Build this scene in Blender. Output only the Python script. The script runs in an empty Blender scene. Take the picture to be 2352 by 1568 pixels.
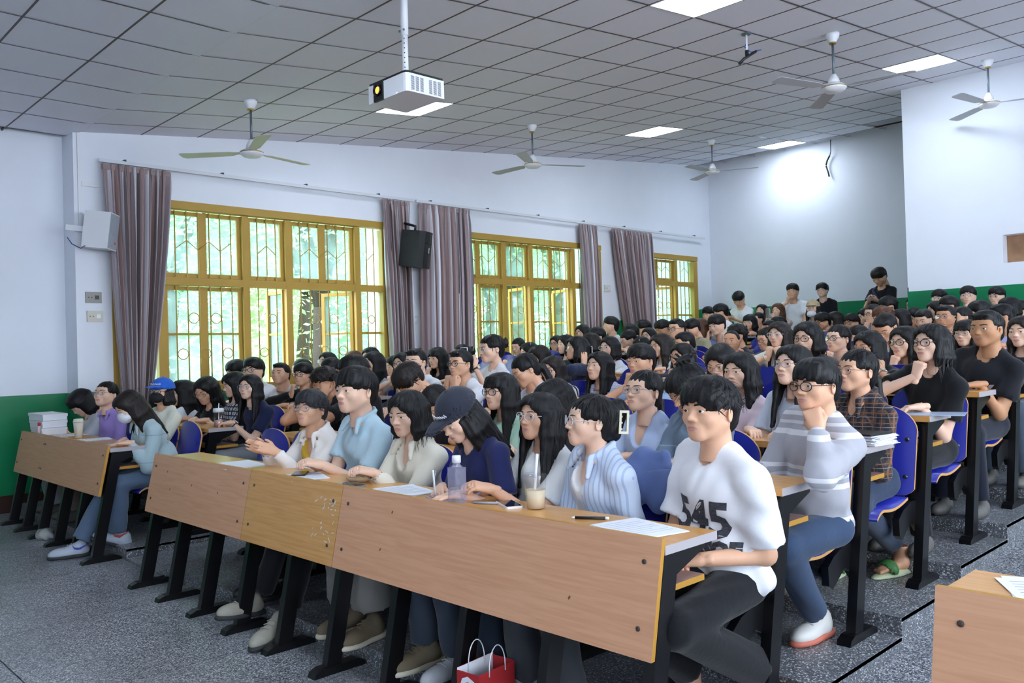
import bpy, bmesh, math, random
import numpy as np
from mathutils import Vector, Matrix
random.seed(7); RNG = np.random.default_rng(7)
SC = bpy.context.scene
COL = SC.collection
# ------------------------------------------------------------------ camera, world, exposure
cam = bpy.data.cameras.new('camera'); camo = bpy.data.objects.new('camera', cam); COL.objects.link(camo)
cam.sensor_width = 36.0; cam.lens = 29.69; cam.clip_start = 0.05; cam.clip_end = 300
CR = ((0.69499738, 0.02889309, 0.71843151), (0.71843317, 0.01218899, -0.69548919), (-0.02885178, 0.99950819, -0.01228644))
camo.matrix_world = Matrix(((*CR[0], 0.0), (*CR[1], 0.0), (*CR[2], 1.43), (0, 0, 0, 1)))
SC.camera = camo
SC.view_settings.view_transform = 'Standard'; SC.view_settings.look = 'None'
SC.view_settings.exposure = 0.66; SC.view_settings.gamma = 1.0; SC.view_settings.use_curve_mapping = False
SKY = 7.5          # overcast daylight outside
LED = 19.0         # ceiling light panels
w = bpy.data.worlds.new('sky'); SC.world = w; w.use_nodes = True
bg = w.node_tree.nodes['Background']; bg.inputs[0].default_value = (0.82, 0.92, 1.06, 1); bg.inputs[1].default_value = SKY
SC.cycles.use_denoising = True
SC.cycles.max_bounces = 6; SC.cycles.diffuse_bounces = 4; SC.cycles.transparent_max_bounces = 12
SC.cycles.sample_clamp_indirect = 6.0

# ------------------------------------------------------------------ helpers
def lin(c):
    return tuple(((x/12.92) if x <= .04045 else ((x+.055)/1.055)**2.4) for x in c)
def hexc(h):
    h = h.lstrip('#'); return lin(tuple(int(h[i:i+2], 16)/255 for i in (0, 2, 4)))
MATS = {}
def mat(name, col, rough=.6, metal=0.0, spec=.5, emit=0.0, alpha=1.0, noise=None, bump=None, sheen=0.0, coat=0.0):
    """procedural Principled material; noise=(scale, amount, stretch) varies the colour, bump=(scale, strength)"""
    if name in MATS: return MATS[name]
    m = bpy.data.materials.new(name); m.use_nodes = True; nt = m.node_tree; N = nt.nodes; L = nt.links
    b = N['Principled BSDF']
    c = hexc(col) if isinstance(col, str) else col
    b.inputs['Base Color'].default_value = (*c, 1); b.inputs['Roughness'].default_value = rough
    b.inputs['Metallic'].default_value = metal; b.inputs['Specular IOR Level'].default_value = spec
    if coat: b.inputs['Coat Weight'].default_value = coat
    if sheen: b.inputs['Sheen Weight'].default_value = sheen
    if emit:
        b.inputs['Emission Color'].default_value = (*c, 1); b.inputs['Emission Strength'].default_value = emit
    if alpha < 1: b.inputs['Alpha'].default_value = alpha
    if noise or bump:
        tc = N.new('ShaderNodeTexCoord')
    if noise:
        sc, amt, st = noise
        mp = N.new('ShaderNodeMapping'); mp.inputs['Scale'].default_value = st; L.new(tc.outputs['Object'], mp.inputs[0])
        nz = N.new('ShaderNodeTexNoise'); nz.inputs['Scale'].default_value = sc; nz.inputs['Detail'].default_value = 4
        L.new(mp.outputs[0], nz.inputs['Vector'])
        mr = N.new('ShaderNodeMapRange'); mr.inputs[1].default_value = .3; mr.inputs[2].default_value = .7
        mr.inputs[3].default_value = 1-amt; mr.inputs[4].default_value = 1+amt; L.new(nz.outputs[0], mr.inputs[0])
        mx = N.new('ShaderNodeVectorMath'); mx.operation = 'SCALE'; mx.inputs[0].default_value = c
        L.new(mr.outputs[0], mx.inputs['Scale']); L.new(mx.outputs[0], b.inputs['Base Color'])
    if bump:
        nz2 = N.new('ShaderNodeTexNoise'); nz2.inputs['Scale'].default_value = bump[0]; nz2.inputs['Detail'].default_value = 3
        L.new(tc.outputs['Object'], nz2.inputs['Vector'])
        bp = N.new('ShaderNodeBump'); bp.inputs['Strength'].default_value = bump[1]; bp.inputs['Distance'].default_value = .01
        L.new(nz2.outputs[0], bp.inputs['Height']); L.new(bp.outputs[0], b.inputs['Normal'])
    MATS[name] = m; return m
def nodes_of(m):
    return m.node_tree.nodes, m.node_tree.links, m.node_tree.nodes['Principled BSDF']

class MB:
    """mesh builder: collects boxes, tubes, lathes; build() links ONE mesh object"""
    def __init__(s): s.v = []; s.f = []; s.mi = []; s.sm = []
    def add(s, vs, fs, mi=0, smooth=False):
        o = len(s.v); s.v += [tuple(map(float, p)) for p in vs]
        for f in fs: s.f.append(tuple(i+o for i in f)); s.mi.append(mi); s.sm.append(smooth)
        return s
    def box(s, a, b, mi=0, mis=None):
        (x0, y0, z0), (x1, y1, z1) = a, b
        vs = [(x0,y0,z0),(x1,y0,z0),(x1,y1,z0),(x0,y1,z0),(x0,y0,z1),(x1,y0,z1),(x1,y1,z1),(x0,y1,z1)]
        fs = [(0,3,2,1),(4,5,6,7),(0,1,5,4),(2,3,7,6),(1,2,6,5),(3,0,4,7)]   # bottom top -y +y +x -x
        o = len(s.v); s.v += vs
        for i, f in enumerate(fs): s.f.append(tuple(k+o for k in f)); s.mi.append(mis[i] if mis else mi); s.sm.append(False)
        return s
    def obox(s, c, ax, half, mi=0):
        c = Vector(c); A = [Vector(a).normalized()*h for a, h in zip(ax, half)]
        vs = [c+A[0]*i+A[1]*j+A[2]*k for k in (-1,1) for i, j in ((-1,-1),(1,-1),(1,1),(-1,1))]
        return s.add(vs, [(0,3,2,1),(4,5,6,7),(0,1,5,4),(2,3,7,6),(1,2,6,5),(3,0,4,7)], mi)
    def tube(s, pts, r, n=8, mi=0, cap=True, smooth=True, closed=False, flat=None):
        pts = [Vector(p) for p in pts]; m = len(pts); rr = r if isinstance(r, (list, tuple)) else [r]*m
        vs = []; up = Vector((0,0,1)); prev = None
        for i, p in enumerate(pts):
            if closed: t = pts[(i+1) % m]-pts[i-1]
            else: t = pts[min(i+1, m-1)]-pts[max(i-1, 0)]
            t.normalize()
            if prev is None:
                u = t.cross(up)
                if u.length < 1e-3: u = t.cross(Vector((1,0,0)))
            else: u = prev-t*prev.dot(t)
            u.normalize(); prev = u; v = t.cross(u)
            for k in range(n):
                a = 2*math.pi*k/n
                vs.append(p+(u*math.cos(a)+v*math.sin(a)*(flat or 1))*rr[i])
        fs = []
        for i in range(m if closed else m-1):
            j = (i+1) % m
            for k in range(n):
                l = (k+1) % n; fs.append((i*n+k, i*n+l, j*n+l, j*n+k))
        s.add(vs, fs, mi, smooth)
        if cap and not closed:
            o = len(s.v)-m*n
            s.f += [tuple(o+k for k in range(n)), tuple(o+(m-1)*n+k for k in reversed(range(n)))]; s.mi += [mi, mi]; s.sm += [False, False]
        return s
    def lathe(s, prof, c=(0,0,0), n=20, mi=0, smooth=True, mis=None):
        m = len(prof)
        vs = [(c[0]+r*math.cos(2*math.pi*k/n), c[1]+r*math.sin(2*math.pi*k/n), c[2]+z) for r, z in prof for k in range(n)]
        o = len(s.v); s.v += vs
        for i in range(m-1):
            for k in range(n):
                l = (k+1) % n; s.f.append((o+i*n+k, o+i*n+l, o+(i+1)*n+l, o+(i+1)*n+k)); s.mi.append(mis[i] if mis else mi); s.sm.append(smooth)
        s.f.append(tuple(o+k for k in reversed(range(n)))); s.mi.append(mis[0] if mis else mi); s.sm.append(False)
        s.f.append(tuple(o+(m-1)*n+k for k in range(n))); s.mi.append(mis[-1] if mis else mi); s.sm.append(False)
        return s
    def prism(s, poly, axis, a, b, mi=0, side=None, smooth=False):
        """extrude a 2-D outline along an axis ('x','y','z') from a to b"""
        def P(u, v, t): return {'x': (t, u, v), 'y': (u, t, v), 'z': (u, v, t)}[axis]
        n = len(poly); o = len(s.v)
        s.v += [P(u, v, a) for u, v in poly]+[P(u, v, b) for u, v in poly]
        s.f += [tuple(o+i for i in range(n)), tuple(o+n+i for i in reversed(range(n)))]; s.mi += [mi, mi]; s.sm += [False]*2
        for i in range(n):
            j = (i+1) % n; s.f.append((o+i, o+n+i, o+n+j, o+j)); s.mi.append(side if side is not None else mi); s.sm.append(smooth)
        return s
    def mesh(s, name, mats):
        me = bpy.data.meshes.new(name); me.from_pydata(s.v, [], s.f)
        for m in (mats if isinstance(mats, (list, tuple)) else [mats]): me.materials.append(m)
        me.polygons.foreach_set('material_index', s.mi); me.polygons.foreach_set('use_smooth', s.sm)
        bm = bmesh.new(); bm.from_mesh(me); bmesh.ops.recalc_face_normals(bm, faces=bm.faces); bm.to_mesh(me); bm.free()
        me.update(); return me
    def build(s, name, mats, parent=None, loc=(0,0,0), rot=None):
        return link(name, s.mesh(name, mats), parent, loc, rot)
def link(name, data, parent=None, loc=(0,0,0), rot=None):
    o = bpy.data.objects.new(name, data); COL.objects.link(o); o.parent = parent; o.location = loc
    if rot: o.rotation_euler = rot
    return o
def tag(o, label=None, cat=None, group=None, kind=None):
    if label: o['label'] = label
    if cat: o['category'] = cat
    if group: o['group'] = group
    if kind: o['kind'] = kind
    return o
def thing(name, label, cat, loc=(0,0,0), group=None, rz=0.0):
    o = bpy.data.objects.new(name, None); COL.objects.link(o); o.location = loc; o.rotation_euler = (0,0,rz)
    o.empty_display_size = .05
    return tag(o, label, cat, group)
def struct(o): o['kind'] = 'structure'; return o

# ------------------------------------------------------------------ levels of the raked floor
PITCH = .74; NR = 14
def yk(k): return 2.15+PITCH*(k-1)
def Lk(k): return .08*k if k <= 6 else .48+.045*(k-6)
XW = -9.06; XF = -9.40; YB = 14.2; XR = 4.3; YF = -4.2; XP = -4.20; YP = 11.1
def zc(y): return 3.752 if y < 2.7 else (3.752+(y-2.7)*.112 if y < 5.3 else 4.0432+(y-5.3)*.1)
CX0, CX1, LX0, LX1 = -5.57, -1.61, -8.70, -6.50
SEATP = .44
# ------------------------------------------------------------------ materials of the room
def wallpaint():
    m = mat('white_wall_paint', '#e6eaf2', .85, spec=.2, noise=(1.3, .025, (1,1,1)), bump=(60, .03)); return m
M_WALL = wallpaint()
M_GREEN = mat('green_gloss_paint', '#0d7d4f', .35, spec=.4, noise=(2.0, .05, (1,1,1)))
M_SKIRT = mat('brown_skirting_tile', '#3a1f1a', .35)
def terrazzo(name, a, b, joint=0):
    m = mat(name, a, .28, spec=.45); N, L, bs = nodes_of(m)
    tc = N.new('ShaderNodeTexCoord'); v = N.new('ShaderNodeTexVoronoi'); v.inputs['Scale'].default_value = 185
    L.new(tc.outputs['Object'], v.inputs['Vector'])
    cr = N.new('ShaderNodeValToRGB'); cr.color_ramp.interpolation = 'CONSTANT'
    els = cr.color_ramp.elements; els[0].position = 0; els[0].color = (*hexc('#53575c'), 1); els[1].position = .30; els[1].color = (*hexc(a), 1)
    e = els.new(.55); e.color = (*hexc(b), 1); e = els.new(.76); e.color = (*hexc('#565a60'), 1); e = els.new(.88); e.color = (*hexc('#d2d5d8'), 1)
    sx = N.new('ShaderNodeSeparateColor'); L.new(v.outputs['Color'], sx.inputs[0]); L.new(sx.outputs[0], cr.inputs[0])
    nz = N.new('ShaderNodeTexNoise'); nz.inputs['Scale'].default_value = 1.7; nz.inputs['Detail'].default_value = 5; L.new(tc.outputs['Object'], nz.inputs['Vector'])
    mr = N.new('ShaderNodeMapRange'); mr.inputs[1].default_value = .3; mr.inputs[2].default_value = .7; mr.inputs[3].default_value = .72; mr.inputs[4].default_value = 1.12; L.new(nz.outputs[0], mr.inputs[0])
    vm = N.new('ShaderNodeVectorMath'); vm.operation = 'SCALE'; L.new(cr.outputs[0], vm.inputs[0]); L.new(mr.outputs[0], vm.inputs['Scale']); L.new(vm.outputs[0], bs.inputs['Base Color'])
    rr = N.new('ShaderNodeMapRange'); rr.inputs[3].default_value = .2; rr.inputs[4].default_value = .5; L.new(nz.outputs[0], rr.inputs[0]); L.new(rr.outputs[0], bs.inputs['Roughness'])
    return m
M_TERR = terrazzo('terrazzo', '#8c9096', '#a6aaaf')
M_TERR2 = terrazzo('dark_terrazzo', '#66686c', '#82858a')
M_TERR3 = terrazzo('tier_terrazzo', '#6c6f73', '#85888c')  # darker grey mix for the tier tops
M_JOINT = mat('dark_joint', '#2a2b2d', .8)
M_CREAMJ = mat('cement_joint', '#8d8a80', .9)

# floor: base + slabs at the front, raked tiers under the rows, ramps in the aisles
b = MB(); b.box((XF-.3, YF, -.12), (XR, YB+.3, -.012)); floor = struct(b.build('floor', M_JOINT))
SL = 1.18
slab_me = MB().box((0,0,-.012), (SL-.007, SL-.007, 0)).mesh('slab', M_TERR)
for i in range(12):
    for j in range(6):
        x, y = XR-SL*(i+1), 2.235-SL*(j+1)
        if x > XF-SL: link('slab', slab_me, floor, (x, y, 0))
b = MB(); b.box((XF-.3,2.235,-.012),(XR,YB+.3,0)); b.build('slab_bed', M_TERR, floor)
for (x0, x1) in ((XF-.3, LX1+.10), (CX0-.12, CX1+.13), (-.95, XR)):
    for k in range(1, NR+1):
        y0 = yk(k)+.085; y1 = yk(k+1)+.085 if k < NR else YB+.3
        b = MB(); b.box((x0, y0, 0), (x1, y1, Lk(k)-.004)); b.box((x0, y0-.004, Lk(k)-.02), (x1, y1, Lk(k)), 1)
        b.build('tier', [M_TERR2, M_TERR3], floor)
for (x0, x1) in ((LX1+.10, CX0-.12), (CX1+.13, -.95)):
    pts = [(2.235, 0), (2.235, .01)]+[(yk(k+1)+.085, Lk(k)-.045) for k in range(1, NR)]+[(YB+.3, Lk(NR)-.045), (YB+.3, 0)]
    MB().prism(pts, 'x', x0+.001, x1-.001).build('aisle_ramp', M_TERR, floor)

# walls ------------------------------------------------------------
WINS = [  # (yc, half width, z sill, z transom, z top, left narrow)
    (4.83, 1.75, 1.10, 2.30, 3.17), (9.0, 1.88, 1.24, 2.47, 3.16), (12.56, 1.16, 1.40, 2.60, 3.13)]
MULL = [(3.585, 4.558, 5.102, 6.075), (7.69, 8.65, 9.22, 10.19), (11.95, 13.03)]
b = MB(); ys = [2.74]
WT = .30
for yc, hw, zs, zt, ztop in WINS:
    b.box((XW-WT, ys[-1], -.1), (XW, yc-hw, 5.2)); b.box((XW-WT, yc-hw, -.1), (XW, yc+hw, zs)); b.box((XW-WT, yc-hw, ztop), (XW, yc+hw, 5.2)); ys.append(yc+hw)
b.box((XW-WT, ys[-1], -.1), (XW, YB+.3, 5.2))
b.box((XF-.3, YF-.3, -.1), (XF, 2.74, 5.2)); b.box((XF-.3, 2.74, -.1), (XW-WT, 2.9, 5.2))
struct(b.build('wall_left', M_WALL))
b = MB(); b.box((XW, YB, -.1), (XP+.3, YB+.3, 5.3)); b.box((XP, YP, -.1), (XP+.25, YB, 5.3))
hx0, hx1, hz0, hz1 = -3.10, -2.10, 2.31, 2.64
b.box((XP+.25, YP, -.1), (hx0, YP+.25, 5.3)); b.box((hx1, YP, -.1), (XR, YP+.25, 5.3)); b.box((hx0, YP, -.1), (hx1, YP+.25, hz0)); b.box((hx0, YP, hz1), (hx1, YP+.25, 5.3))
wb = struct(b.build('wall_back', M_WALL))
MB().box((hx0, YP+.16, hz0), (hx1, YP+.18, hz1)).build('hatch_board', mat('brown_hardboard', '#a07a5c', .8, noise=(9, .18, (1,1,1))), wb)
b = MB(); y_ = YF-.3
for yc, hw in ((-1.6, 1.9), (2.6, 1.9), (6.8, 1.9)):  # unseen window openings, added to let daylight onto the audience
    b.box((XR, y_, -.1), (XR+.3, yc-hw, 5.3)); b.box((XR, yc-hw, -.1), (XR+.3, yc+hw, 1.1)); b.box((XR, yc-hw, 3.2), (XR+.3, yc+hw, 5.3)); y_ = yc+hw
    for m_ in (-.65, .65): b.box((XR+.1, yc+m_-.04, 1.1), (XR+.2, yc+m_+.04, 3.2))
b.box((XR, y_, -.1), (XR+.3, YP+.25, 5.3)); struct(b.build('wall_right', M_WALL))
struct(MB().box((XF-.3, YF-.3, -.1), (XR+.3, YF, 5.3)).build('wall_front', M_WALL))
# green wainscot: top edge climbs with the floor
def gtop(y): return 1.14+max(0, y-2.9)*.0915
b = MB(); yy = 2.74
def gseg(y0, y1, lim=9):
    n = max(1, int((y1-y0)/.5))
    for i in range(n):
        a, c = y0+(y1-y0)*i/n, y0+(y1-y0)*(i+1)/n
        za, zb_ = min(gtop(a), lim), min(gtop(c), lim)
        b.add([(XW+.006,a,.0),(XW+.006,c,.0),(XW+.006,c,zb_),(XW+.006,a,za),(XW-.01,a,.0),(XW-.01,c,.0),(XW-.01,c,zb_),(XW-.01,a,za)], [(0,1,2,3),(3,2,6,7),(0,3,7,4),(1,5,6,2)])
for yc, hw, zs, zt, ztop in WINS:
    gseg(yy, yc-hw); gseg(yc-hw, yc+hw, zs-.002); yy = yc+hw
gseg(yy, YB)
b.box((XF-.01, YF, .0), (XF+.006, 2.74, 1.14)); b.box((XF, 2.734, .0), (XW, 2.742, 1.14))
b.box((XW, YB-.006, 0), (XP, YB+.01, 2.13)); b.box((XP-.006, YP, 0), (XP+.01, YB, 2.10)); b.box((XP, YP-.006, 0), (XR, YP+.01, 2.05))
struct(b.build('trim_1', M_GREEN))
b = MB(); b.box((XF, YF, 0), (XF+.012, 2.72, .17)); b.box((XF, 2.722, 0), (XW, 2.734, .17)); b.box((XW+.006, 2.72, 0), (XW+.014, 7, .28))
struct(b.build('baseboard_left', M_SKIRT))

# ceiling: T-bar grid with lay-in tiles -----------------------------------
T = .603; YC0 = 2.80; X0C = -8.64
def tile_mat():
    m = mat('embossed_ceiling_tile', '#dfe0ea', .55, spec=.3); N, L, bs = nodes_of(m)
    tc = N.new('ShaderNodeTexCoord'); mp = N.new('ShaderNodeMapping'); mp.inputs['Scale'].default_value = (26, 26, 26); L.new(tc.outputs['Object'], mp.inputs[0])
    v = N.new('ShaderNodeTexVoronoi'); v.inputs['Scale'].default_value = 1; v.inputs['Randomness'].default_value = 0.0; L.new(mp.outputs[0], v.inputs['Vector'])
    bp = N.new('ShaderNodeBump'); bp.inputs['Strength'].default_value = .35; bp.inputs['Distance'].default_value = .004; L.new(v.outputs['Distance'], bp.inputs['Height']); L.new(bp.outputs[0], bs.inputs['Normal'])
    return m
M_TILE = tile_mat(); M_BAR = mat('bronze_grid_bar', '#4a4040', .5)
b = MB()
b.add([(XF-.3,YF,3.95),(XR,YF,3.95),(XR,YC0,3.95),(XF-.3,YC0,3.95),(XR,YB+.3,zc(YB)+.2),(XF-.3,YB+.3,zc(YB)+.2)], [(0,1,2,3),(3,2,4,5)])
ceil = struct(b.build('ceiling', mat('dark_plenum', '#55565a', .9)))
SL_A = math.atan(.104); CY = .612
xs = [X0C+T*i for i in range(-1, 23)]
rows_y = [(YC0-T*j, YC0-T*(j-1), 0) for j in range(10, 0, -1)]+[(YC0+CY*j, YC0+CY*(j+1), 1) for j in range(19)]
tile_me = MB().box((.004,.004,0), (T-.004, T-.004, .012)).mesh('tile', M_TILE)
stile_me = MB().box((.004,.004,0), (T-.004, .6145-.004, .012)).mesh('sloped_tile', M_TILE)
LIGHTS = {}
for lx in (-7.23, -3.61, 0.0):
    for ly in (-2.05, 1.6, 5.25, 9.45, 13.2): LIGHTS[(round((lx-X0C)/T), min(range(len(rows_y)), key=lambda r: abs(rows_y[r][0]-ly)))] = 1  # foremost row is unseen, added behind the camera as front fill light
tiles = []
for ix in range(-1, 22):
    for r, (y0, y1, s) in enumerate(rows_y):
        x = X0C+T*ix
        if (ix, r) in LIGHTS and not (x < -6 and y0 < 3): LIGHTS[(ix, r)] = (x, y0, s); continue
        if y0 > YP and x > XP+.3: continue
        if y0 < -.2 or x > 2.5: continue
        if r == 28 or (r == 27 and ix in (5, 6)): continue
        tiles.append((x, y0, s))
tiles.sort(key=lambda t: (t[0]+4)**2*.6+(t[1]-5)**2)
mb = MB()
for i, (x, y0, s) in enumerate(tiles):
    if i < 300: link('tile', stile_me if s else tile_me, ceil, (x, y0, zc(y0)), (math.atan((zc(y0+CY)-zc(y0))/CY) if s else 0, 0, 0))
    else:
        y1 = y0+(CY if s else T)-.008
        mb.add([(x+.004,y0+.004,zc(y0)),(x+T-.004,y0+.004,zc(y0)),(x+T-.004,y1,zc(y1)),(x+.004,y1,zc(y1))], [(0,1,2,3)])
tag(mb.build('outer_tiles', M_TILE, ceil), kind='stuff')
y_front = rows_y[0][0]
for i in range(-1, 23):
    x = X0C+T*i; b = MB(); xe = YB if x < XP+.3 else YP
    for dz in (-.004, .02):
        b.add([(x+e*.008, y_, zc(y_)+dz) for y_ in (y_front, 2.7, 5.3, xe) for e in (-1, 1)], [(0,1,3,2),(2,3,5,4),(4,5,7,6)])
    b.build('grid_bar', M_BAR, ceil)
for (y0, y1, s) in rows_y:
    xe = XR if y0 < YP else XP+.3
    MB().box((XF-.3, y0-.007, zc(y0)-.0025), (xe, y0+.007, zc(y0)+.02)).build('grid_bar', M_BAR, ceil)
# LED panels set into the grid
M_LED = mat('led_diffuser', (.76, .87, 1.0), .5, emit=LED); M_LFR = mat('white_panel_frame', '#e8eaee', .4)
lab = {0: 'added front-fill', 1: 'first', 2: 'second', 3: 'third', 4: 'rear'}
cols_ = sorted({k[0] for k in LIGHTS}); rws_ = sorted({k[1] for k in LIGHTS})
for (ix, r), v in LIGHTS.items():
    if v == 1 or (v[0] < -6 and v[1] < 3): continue
    x, y0, s = v
    if y0 > YP and x > XP+.2 and x > -3.5: continue
    t = thing('ceiling_light', 'square white light panel in the ceiling, %s one of the row %s' % (lab[rws_.index(r)], ('along the window wall', 'over the centre block', 'over the right block')[cols_.index(ix)]), 'ceiling light', (x, y0, zc(y0)), 'square ceiling light panels')
    t.rotation_euler = (SL_A if s else 0, 0, 0)
    MB().box((.012,.012,-.006), (T-.012, T-.012, .01)).build('diffuser', M_LED, t)
    b = MB()
    for a_, c_ in (((0,0),(T,.012)), ((0,T-.012),(T,T)), ((0,.012),(.012,T-.012)), ((T-.012,.012),(T,T-.012))): b.box((a_[0]+.002,a_[1]+.002,-.009), (c_[0]-.002,c_[1]-.002,.012))
    b.build('frame', M_LFR, t)

# windows ------------------------------------------------------------------
M_YEL = mat('ochre_window_paint', '#b08d3a', .55, spec=.45, noise=(3, .06, (1,1,1)))
M_BARY = mat('ochre_grille_paint', '#b3934a', .6)
M_METAL = mat('galvanised_metal', '#7d858c', .35, metal=.8)
def glass_mat():
    m = bpy.data.materials.new('dusty_window_glass'); m.use_nodes = True; N = m.node_tree.nodes; L = m.node_tree.links
    for n in list(N): N.remove(n)
    out = N.new('ShaderNodeOutputMaterial'); tr = N.new('ShaderNodeBsdfTransparent'); tr.inputs[0].default_value = (.80,.93,.92,1)
    df = N.new('ShaderNodeBsdfTranslucent'); df.inputs[0].default_value = (.72,.90,.92,1)
    gl = N.new('ShaderNodeBsdfGlossy'); gl.inputs['Roughness'].default_value = .05
    tc = N.new('ShaderNodeTexCoord'); nz = N.new('ShaderNodeTexNoise'); nz.inputs['Scale'].default_value = 2.5; nz.inputs['Detail'].default_value = 4; L.new(tc.outputs['Object'], nz.inputs['Vector'])
    mr = N.new('ShaderNodeMapRange'); mr.inputs[1].default_value = .3; mr.inputs[2].default_value = .75; mr.inputs[3].default_value = .05; mr.inputs[4].default_value = .22; L.new(nz.outputs[0], mr.inputs[0])
    m1 = N.new('ShaderNodeMixShader'); L.new(mr.outputs[0], m1.inputs[0]); L.new(tr.outputs[0], m1.inputs[1]); L.new(df.outputs[0], m1.inputs[2])
    m2 = N.new('ShaderNodeMixShader'); m2.inputs[0].default_value = .05; L.new(m1.outputs[0], m2.inputs[1]); L.new(gl.outputs[0], m2.inputs[2]); L.new(m2.outputs[0], out.inputs[0])
    return m
M_GLASS = glass_mat()
def sash(win, y0, y1, z0, z1, x, mids=(), open_deg=0, hinge='l'):
    """a sash with its own frame and panes; open_deg swings it outwards about one jamb"""
    w_ = y1-y0; f = .044
    piv = (x, y0 if hinge == 'l' else y1, z0)
    s0 = 0 if hinge == 'l' else -w_
    b = MB()
    b.box((-.02, s0, 0), (.02, s0+f, z1-z0)); b.box((-.02, s0+w_-f, 0), (.02, s0+w_, z1-z0)); b.box((-.02, s0+f, 0), (.02, s0+w_-f, f)); b.box((-.02, s0+f, z1-z0-f), (.02, s0+w_-f, z1-z0))
    for m_ in mids: b.box((-.014, s0+f, m_-z0-.012), (.014, s0+w_-f, m_-z0+.012))
    a = math.radians(open_deg)*(1 if hinge == 'l' else -1)
    so = b.build('sash', M_YEL, win, piv, (0, 0, a))
    zz = [z0+f]+list(mids)+[z1-f]
    for i in range(len(zz)-1):
        MB().box((-.003, s0+f, zz[i]-z0), (.003, s0+w_-f, zz[i+1]-z0)).build('pane', M_GLASS, so)
for wi, (yc, hw, zs, zt, ztop) in enumerate(WINS):
    win = struct(link('window_%d' % (wi+1), None)); win.empty_display_size = .1
    xo, xi = XW-.10, XW+.012
    mull = [m_-yc for m_ in MULL[wi]]
    hm = .040
    b = MB()
    b.box((xo, yc-hw, ztop-.085), (xi+.01, yc+hw, ztop)); b.box((xo, yc-hw, zs), (xi+.02, yc+hw, zs+.06)); b.box((xo, yc-hw-.0, zs+.06), (xi, yc-hw+.13, ztop-.1)); b.box((xo, yc+hw-.13, zs+.06), (xi, yc+hw, ztop-.1))
    b.build('frame', M_YEL, win)
    MB().box((xo, yc-hw+.13, zt-.042), (xi-.008, yc+hw-.13, zt+.042)).build('transom', M_YEL, win)
    for m_ in mull: MB().box((xo, yc+m_-hm, zs+.06), (xi-.006, yc+m_+hm, ztop-.1)).build('mullion', M_YEL, win)
    ed = [-hw+.13]+mull+[hw-.13]
    xg = XW-.065
    for bi in range(len(ed)-1):
        a = yc+ed[bi]+(hm if bi else 0); c = yc+ed[bi+1]-(hm if bi < len(ed)-2 else 0)
        lo, hi = zs+.06, zt-.05; mid = lo+(hi-lo)*.52
        wide = (c-a) > .6
        if wide:
            h = (a+c)/2
            sash(win, a, h, zt+.05, ztop-.1, xg); sash(win, h, c, zt+.05, ztop-.1, xg)
            op = (wi == 0 and bi == 3) or (wi == 2 and bi == 1)
            op2 = wi == 1 and bi == 1
            if op: sash(win, a, h, lo, hi, xg, (mid,), 98, 'l'); sash(win, h, c, lo, hi, xg, (mid,), 62, 'r')
            elif op2: sash(win, a, h, lo, hi, xg, (mid,), 95, 'l'); sash(win, h, c, lo, hi, xg, (mid,))
            elif wi == 1: sash(win, a, h, lo, hi, xg, (mid,)); sash(win, h, c, lo, hi, xg, (mid,), 100, 'r')
            else: sash(win, a, h, lo, hi, xg, (mid,)); sash(win, h, c, lo, hi, xg, (mid,))
        elif wi < 2 and bi == 2:
            sash(win, a, c, zt+.05, ztop-.1, xg)
            sash(win, a, c, lo, hi, xg, (mid,), 100, 'r')
        else:
            b = MB(); b.box((xg-.003, a, zt+.05), (xg+.003, c, ztop-.1)); b.build('pane', M_GLASS, win)
            b = MB(); b.box((xg-.003, a, lo), (xg+.003, c, mid-.014)); b.build('pane', M_GLASS, win); MB().box((xg-.003, a, mid+.014), (xg+.003, c, hi)).build('pane', M_GLASS, win)
            MB().box((xg-.014, a, mid-.014), (xg+.014, c, mid+.014)).build('glazing_bar', M_YEL, win)
        # grille: upright rods with a zig-zag above and rings below
        n = max(1, round((c-a)/.125)-1); xr = XW-.022; rods = [a+(c-a)*(i+1)/(n+1) for i in range(n)]
        for y in rods: MB().tube([(xr,y,zs+.06),(xr,y,ztop-.1)], .0080, 6).build('grille_rod', M_BARY, win)
        zz = zt+.05+(ztop-.15-zt)*.42; b = MB()
        for i in range(n-1):
            p, q = (rods[i], rods[i+1]); up_ = i % 2 == 0
            b.tube([(xr, p, zz+(0 if up_ else .10)), (xr, q, zz+(.10 if up_ else 0))], .005, 5)
        if n > 1: b.build('grille_zigzag', M_BARY, win)
        for i in range(n-1):
            for zrow, par in ((lo+(hi-lo)*.68, 1), (lo+(hi-lo)*.32, 0)):
                if i % 2 == par or n < 3:
                    yc2 = (rods[i]+rods[i+1])/2; r_ = (rods[i+1]-rods[i])/2-.006
                    MB().tube([(xr, yc2+r_*math.cos(t), zrow+r_*math.sin(t)) for t in np.linspace(0, 2*math.pi, 17)[:-1]], .0052, 5, closed=True).build('grille_ring', M_BARY, win)

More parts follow.
